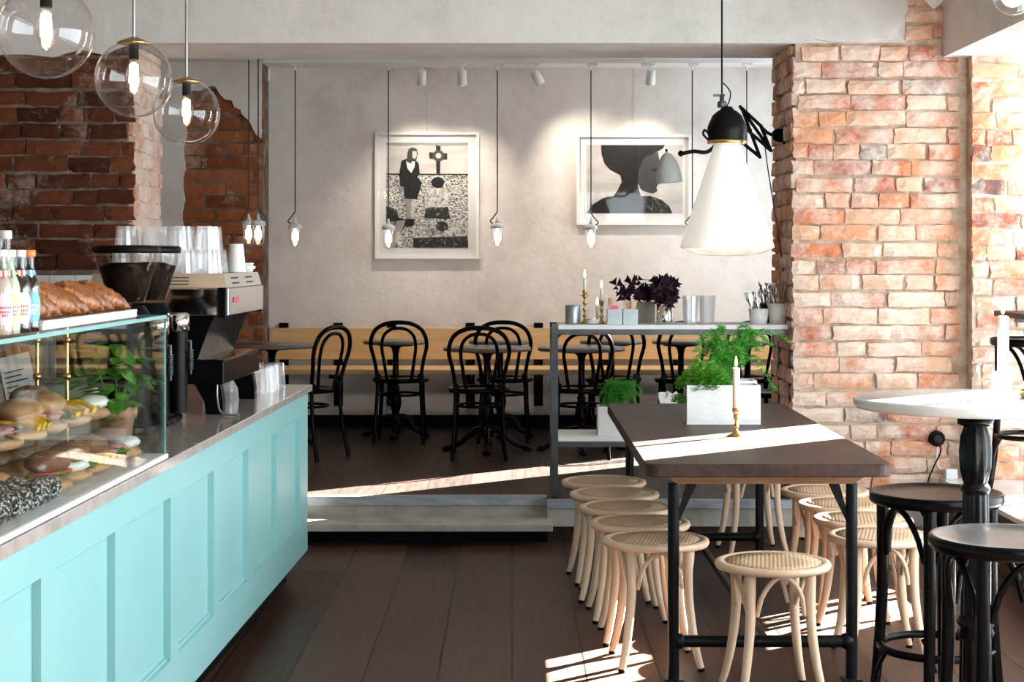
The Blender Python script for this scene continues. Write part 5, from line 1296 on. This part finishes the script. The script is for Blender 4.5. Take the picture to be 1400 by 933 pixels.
L2 = [('inkl', [(135, 163), (692, 163), (692, 560), (135, 560)]),
      ('ink', [(218, 163), (590, 163), (575, 186), (548, 200), (470, 240), (440, 330), (432, 400), (450, 460), (505, 458), (570, 482), (615, 520), (632, 560), (135, 560), (165, 512), (235, 468), (290, 462), (312, 430), (338, 378), (330, 340), (268, 306), (238, 270), (222, 220)]),
      ('ink2', [(470, 236), (548, 202), (556, 245), (560, 300), (548, 330), (556, 372), (546, 396), (540, 412), (545, 430), (522, 445), (490, 440), (450, 424), (430, 380), (438, 300)]),
      ('ink', [(512, 302), (546, 298), (548, 308), (530, 318), (514, 314)]),
      ('stones3', [(450, 462), (505, 462), (565, 486), (608, 524), (625, 560), (440, 560)])]
picture(788, 184, 945, 308, 'white framed dark photograph of a head in profile, behind the hanging lamps', L2, 770, 160, 4.2424)

# =============================== LAMPS =======================================================
def globe(x, y, r_px, label):
    rr = 0.15; Y = F * rr / r_px; p_ = P(x, y, Y)
    t = thing('globe_pendant', p_, 0, label, 'pendant lamp', 'clear globe pendants')
    MB().ball((0, 0, 0), rr, 48, 30).obj('glass_globe', M['globe'], t)
    q_ = MB().lathe([(0.0, rr + 0.012), (0.012, rr + 0.012), (0.058, rr - 0.006), (0.066, rr - 0.014), (0.060, rr - 0.014), (0.0, rr - 0.006)], n=32)
    q_.obj('cap', M['brass'], t)
    MB().cyl((0, 0, rr + 0.01), (0, 0, CEIL - p_.z), 0.0065, n=10).obj('rod', M['brushed'], t)
    MB().cyl((0, 0, rr - 0.015), (0, 0, rr - 0.075), 0.019, n=20).obj('socket', M['blackmat'], t)
    bl = MB().lathe([(0.013, rr - 0.075), (0.017, rr - 0.09), (0.030, rr - 0.125), (0.031, rr - 0.15), (0.022, rr - 0.19), (0.006, rr - 0.212), (0, rr - 0.214)], n=20).obj('bulb', M['globe'], t)
    q_ = MB()
    for k in range(6):
        a = k * PI / 3; q_.cyl((0.010 * math.cos(a), 0.010 * math.sin(a), rr - 0.095), (0.013 * math.cos(a), 0.013 * math.sin(a), rr - 0.165), 0.0065, n=6)
    q_.obj('filament', M['coil'], bl)
    return t
globe(63, 43, 65, 'clear glass globe pendant nearest the viewer, half above the frame edge')
globe(183, 108, 53, 'clear glass globe pendant in the middle of the row over the counter')
globe(255, 154, 45.5, 'clear glass globe pendant farthest along the row over the counter')
rail = thing('ceiling_track', (0, 12.30, CEILB), 0, 'white lighting track across the ceiling of the dining area', 'light track')
MB().box(-1.83, 2.3, -0.018, 0.018, -0.03, 0, c=0.002).obj('rail', M['white'], rail)
def jar_lamp(x, Y, yb, label, flip=1):
    p_ = P(x, yb, Y)
    t = thing('jar_pendant', p_, 0, label, 'pendant lamp', 'small jar pendants')     # origin at the bottom of the glass
    MB().lathe([(0.0, 0.185), (0.030, 0.182), (0.046, 0.172), (0.050, 0.158), (0.050, 0.143), (0.0, 0.143)], n=28).obj('porcelain_cap', M['ceramic'], t)
    MB().lathe([(0.0, 0.228), (0.008, 0.226), (0.010, 0.205), (0.018, 0.186), (0.0, 0.184)], n=16).obj('cap_ring', M['ceramic'], t)
    MB().shell([(0.0, 0.0), (0.018, 0.004), (0.034, 0.022), (0.040, 0.05), (0.043, 0.143)], n=28).obj('glass_jar', M['jar'], t)
    bl = MB().lathe([(0.0, 0.142), (0.012, 0.138), (0.016, 0.12), (0.023, 0.10), (0.023, 0.065), (0.018, 0.05), (0.0, 0.042)], n=16).obj('bulb', M['bulb'], t)
    top_ = 12.3 if abs(Y - 12.3) < 0.01 else Y
    zt2 = (CEILB - 0.031 if abs(Y - 12.3) < 0.01 else CEILB) - p_.z
    MB().tube([(0, 0, zt2), (0, 0, 0.33), (0, 0, 0.272)] + smoothpath([(0, 0, 0.265), (-0.03 * flip, 0, 0.225), (-0.052 * flip, 0, 0.20), (-0.045 * flip, 0, 0.186), (-0.03 * flip, 0, 0.180)], 4), 0.0045, 8).obj('cord', M['cord'], t)
    MB().box(-0.03, 0.05, -0.015, 0.015, zt2 - 0.022, zt2 - 0.0005, c=0.003).cyl((0, 0, zt2 - 0.05), (0, 0, zt2 - 0.02), 0.008).obj('track_plug', M['white'], t)
    return t
jl = 'small white capped jar lamp '
jar_lamp(340, 11.9, 336, jl + 'of the pair at the far brick, away from the corner', 1)
jar_lamp(353, 11.55, 337, jl + 'of the pair at the far brick, by the corner', -1)
jar_lamp(403.5, 12.3, 339, jl + 'hanging alone between the brick corner and the cross photograph')
jar_lamp(531, 12.3, 341, jl + 'hanging over the lower corner of the cross photograph', -1)
jar_lamp(680, 12.3, 339, jl + 'hanging between the two framed photographs')
jar_lamp(808, 12.3, 341, jl + 'hanging under the profile photograph', -1)
jar_lamp(946.5, 12.3, 341, jl + 'beside the profile photograph, half behind the white cone lamp')
jar_lamp(1021, 12.3, 341, jl + 'behind the white cone lamp next to the pillar', -1)
def spot(x, label, tx, tz, power=32):
    p_ = P(x, 100, 12.3)
    t = thing('track_spotlight', (p_.x, 12.3, CEILB - 0.0305), 0, label, 'spotlight', 'track spotlights')
    MB().box(-0.05, 0.05, -0.014, 0.014, -0.02, 0.0, c=0.003).cyl((0.02, 0, -0.075), (0.02, 0, -0.018), 0.008).obj('mount', M['white'], t)
    hd = Vector((0.02, 0, -0.095)); tgt = Vector((tx - p_.x, BACK - 12.3, tz - (CEILB - 0.03)))
    d = (tgt - hd).normalized()
    q_ = MB().tube([hd - d * 0.05, hd - d * 0.045, hd + d * 0.06, hd + d * 0.062], [0.02, 0.033, 0.036, 0.033], 22)
    q_.obj('head', M['white'], t)
    MB().tube([hd + d * 0.0625, hd + d * 0.064], [0.028, 0.028], 20).obj('lens', M['bulb'], t)
    Ld = bpy.data.lights.new('spot_beam', 'SPOT'); Ld.energy = power; Ld.spot_size = 1.5; Ld.spot_blend = 0.9; Ld.color = (1.0, 0.86, 0.70); Ld.shadow_soft_size = 0.03
    o_ = bpy.data.objects.new('spot_beam', Ld); C.objects.link(o_); o_.location = Vector((p_.x, 12.3, CEILB - 0.03)) + hd + d * 0.075
    o_.rotation_euler = d.to_track_quat('-Z', 'Y').to_euler()
spot(573, 'white track spotlight above the cross photograph, the one at its middle', -0.7, 1.75)
spot(628, 'white track spotlight above the cross photograph, turned to its far corner', -0.35, 1.6)
spot(730, 'white track spotlight between the two photographs, lens turned outwards', 0.75, 1.9)
spot(886, 'white track spotlight above the profile photograph', 1.0, 1.9)
tag(MB().box(-0.03, 0.03, -0.045, 0, -0.05, 0.05, c=0.006).obj('wall_sensor', M['ceramic'], loc=(P(364, 103, 12.84).x, 12.849, P(364, 103, 12.84).z)), 'small cream sensor box in the top corner of the back wall', 'sensor')

# ---- big cone lamp over the long table ------------------------------------------------------
YL = 7.3
def cpt(x, y): return P(x, y, YL)
pc = cpt(994, 338)
cl = thing('cone_pendant', pc, 0, 'large white glass cone pendant with a black cap over the long table', 'pendant lamp')
k_ = YL / F
cone = MB().shell([(0.052, 0.143 / 0.143 * 143 * k_), (0.056, 141 * k_), (0.208 * 0.97, 4 * k_), (0.206, 0.0), (0.198, -2 * k_)], n=56)
cone.obj('cone_shade', M['opal'], cl)
MB().shell([(0.198, -2 * k_), (0.15, -9 * k_), (0.08, -12 * k_), (0.0, -13 * k_)], n=48).obj('glass_bottom', M['globe'], cl)
MB().lathe([(0.0, 0.02), (0.03, 0.03), (0.045, 0.08), (0.04, 0.16), (0.02, 0.22), (0, 0.22)], (0, 0, 0.05), 20).obj('bulb', M['bulb'], cl)
def hh(y): return (338 - y) * k_
MB().lathe([(0.0, hh(196)), (0.080, hh(196)), (0.085, hh(193)), (0.083, hh(186)), (0.088, hh(182)), (0.084, hh(172)), (0.064, hh(158)), (0.046, hh(153)), (0.030, hh(150)), (0.022, hh(146)), (0.0, hh(145))], n=36).obj('cap', M['blackmat'], cl)
MB().lathe([(0.080, hh(197)), (0.087, hh(196.5)), (0.087, hh(192.5)), (0.080, hh(192))], n=36).obj('brass_ring', M['brass'], cl)
q = MB().lathe([(0.0, hh(147)), (0.020, hh(147)), (0.020, hh(139)), (0.010, hh(138)), (0.010, hh(130)), (0.0, hh(130))], (-7 * k_, 0, 0), 16).box(-0.06, -0.01, -0.006, 0.006, hh(132), hh(129)); q.obj('hanger', M['steel'], cl)
MB().tube([(-7 * k_, 0, hh(131)), (-7 * k_, 0, CEIL - pc.z)], 0.0042, 8).tube(smoothpath([(-7 * k_, 0, hh(112)), (0.012, 0, hh(124)), (0.012, 0, hh(136)), (-0.002, 0, hh(146))], 5), 0.003, 6).obj('cord', M['pipe'], cl)
q = MB().tube(smoothpath([(-0.085, -0.01, hh(191)), (-0.105, -0.01, hh(184)), (-0.100, -0.01, hh(178)), (-0.088, -0.01, hh(181))], 5), 0.005, 8); q.obj('clamp_screw', M['blackmat'], cl)
# ---- scissor arm lamp fixed to the side of the pillar ---------------------------------------
YS = 9.34
def spx(x, y, d=0.0): return P(x, y, YS + d)
base = spx(1074, 185)
sl_ = thing('scissor_lamp', (1.53, YS, base.z), 0, 'small grey dome lamp on a black scissor arm fixed to the pillar side', 'wall lamp')
o0 = Vector((1.53, YS, base.z))
def SP(x, y, d=0.0): return spx(x, y, d) - o0
xe = SP(1056, 185).x
MB().tube([(-0.018, 0, 0), (-0.03, 0, 0), (xe + 0.02, 0, 0), (xe, 0, 0)], [0.036, 0.040, 0.036, 0.022], 24).box(-0.018, -0.004, -0.03, 0.03, -0.09, 0.045, c=0.003).obj('wall_bracket', M['blackmat'], sl_)
q = MB()
def bar(a, b, d=0.0): q.tube([SP(*a, d), SP(*b, d)], 0.0095, 8)
q.tube(smoothpath([SP(1058, 185), SP(1050, 182), SP(1042, 175), SP(1040, 171)], 4), 0.010, 8)
bar((1012, 146), (1054, 206), 0.012); bar((1012, 146), (1040, 172), -0.012); bar((1040, 172), (1054, 206), -0.012) ; bar((998, 157), (1054, 206), -0.012)
bar((1015, 150), (1039, 215), -0.012); bar((1039, 215), (1004, 186), 0.012); bar((998, 157), (985, 200), 0.012); bar((1004, 186), (975, 160), -0.012); bar((985, 200), (974, 176), 0.012); bar((975, 162), (980, 190), -0.012)
for a in ((1012, 146), (1054, 206), (1039, 215), (1026, 178), (998, 157), (985, 200), (1004, 186)): q.cyl(SP(*a, -0.024), SP(*a, 0.024), 0.010, n=10)
q.obj('scissor_arm', M['black'], sl_)
q = MB().tube(smoothpath([SP(985, 190), SP(974, 203), SP(964, 208.5), SP(950, 207), SP(940, 208.5), SP(933, 210)], 5), 0.011, 8).ball(SP(931, 210), 0.017, 12, 8); q.obj('lamp_arm', M['black'], sl_)
ctr = SP(916, 250); T = Matrix.Translation(ctr) @ Matrix.Rotation(-0.11, 4, 'Y')
r_ = 18.0 * YS / F
MB().shell([(r_, 0.0), (r_ * 0.97, 0.03), (r_ * 0.86, 0.08), (r_ * 0.66, 0.125), (r_ * 0.36, 0.158), (0.008, 0.17), (0.006, 0.178)], n=36, T=T).shell([(r_ * 0.97, 0.002), (r_ * 0.83, 0.08), (r_ * 0.6, 0.122), (0.0, 0.16)], n=36, T=T).obj('dome_shade', M['greydome'], sl_)
MB().cyl((0, 0, 0.165), (0, 0, 0.19), 0.007, T=T).obj('finial', M['black'], sl_)
q = MB().tube(smoothpath([SP(1046, 200), SP(1049, 225), SP(1056, 270), SP(1064, 320), SP(1072, 380), SP(1076, 430)], 8), 0.0035, 6); q.obj('cord', M['cord'], sl_)
# ---- lamps cut by the upper edge, wall socket with cables ------------------------------------
t = thing('ceiling_cone', (2.20, 8.78, CEIL), 0, 'white pointed ceiling lamp tip against the brick at the upper edge', 'ceiling lamp')
pt = P(1277, 12, 8.78)
MB().lathe([(0.0, pt.z - CEIL), (0.006, pt.z - CEIL + 0.002), (0.085, pt.z - CEIL + 0.075), (0.09, pt.z - CEIL + 0.12), (0.03, pt.z - CEIL + 0.2), (0.02, 0), (0, 0)], n=4, smooth=False).obj('shade', M['ceramic'], t)
t.location = (pt.x, 8.78, CEIL)
p_ = P(1385, -6, 5.2)
t = thing('glass_downlight', p_, 0, 'clear glass lamp cut off by the upper corner of the picture', 'ceiling lamp')
MB().ball((0, 0, 0), 0.062, 28, 18).obj('glass_globe', M['globe'], t)
MB().ball((0, 0, 0), 0.036, 18, 12).obj('bulb', M['bulb'], t)
MB().cyl((0, 0, 0.055), (0, 0, CEIL - p_.z), 0.012).obj('stem', M['brushed'], t)
p_ = P(1281, 600, 8.97)
t = thing('wall_socket', (p_.x, 8.975, p_.z), 0, 'round black wall socket on the brick pillar with cables hanging down', 'socket')
T = Matrix.Rotation(PI / 2, 4, 'X')
MB().lathe([(0, -0.03), (0.043, -0.03), (0.043, 0.012), (0.036, 0.022), (0.030, 0.022), (0.028, 0.010), (0, 0.010)], n=30, T=T).obj('housing', M['blackmat'], t)
q = MB().cyl((0.0, -0.013, 0.0), (0.0, -0.03, 0.0), 0.024, n=20); q.obj('plug', M['black'], t)
def tp_(x, y, d=0.0): a = P(x, y, 8.955 - d); return a - Vector(t.location)
MB().tube(smoothpath([tp_(1281, 612), tp_(1281, 630), tp_(1284, 640), tp_(1292, 642)], 6), 0.005, 8).obj('white_cable', M['ceramic'], t)
MB().tube(smoothpath([tp_(1284, 606, 0.03), tp_(1286, 618, 0.03), tp_(1276, 640, 0.02), tp_(1268, 662, 0.02), tp_(1264, 700, 0.02)], 6), 0.0045, 8).obj('black_cable', M['black'], t)
tag(MB().box(-0.032, 0.032, -0.03, 0.03, 0.0, 0.055, c=0.004).obj('junction_box', M['ceramic'], loc=(2.345, 8.92, 0.3355)), 'small white junction box on the corner of the window bay floor', 'junction box')
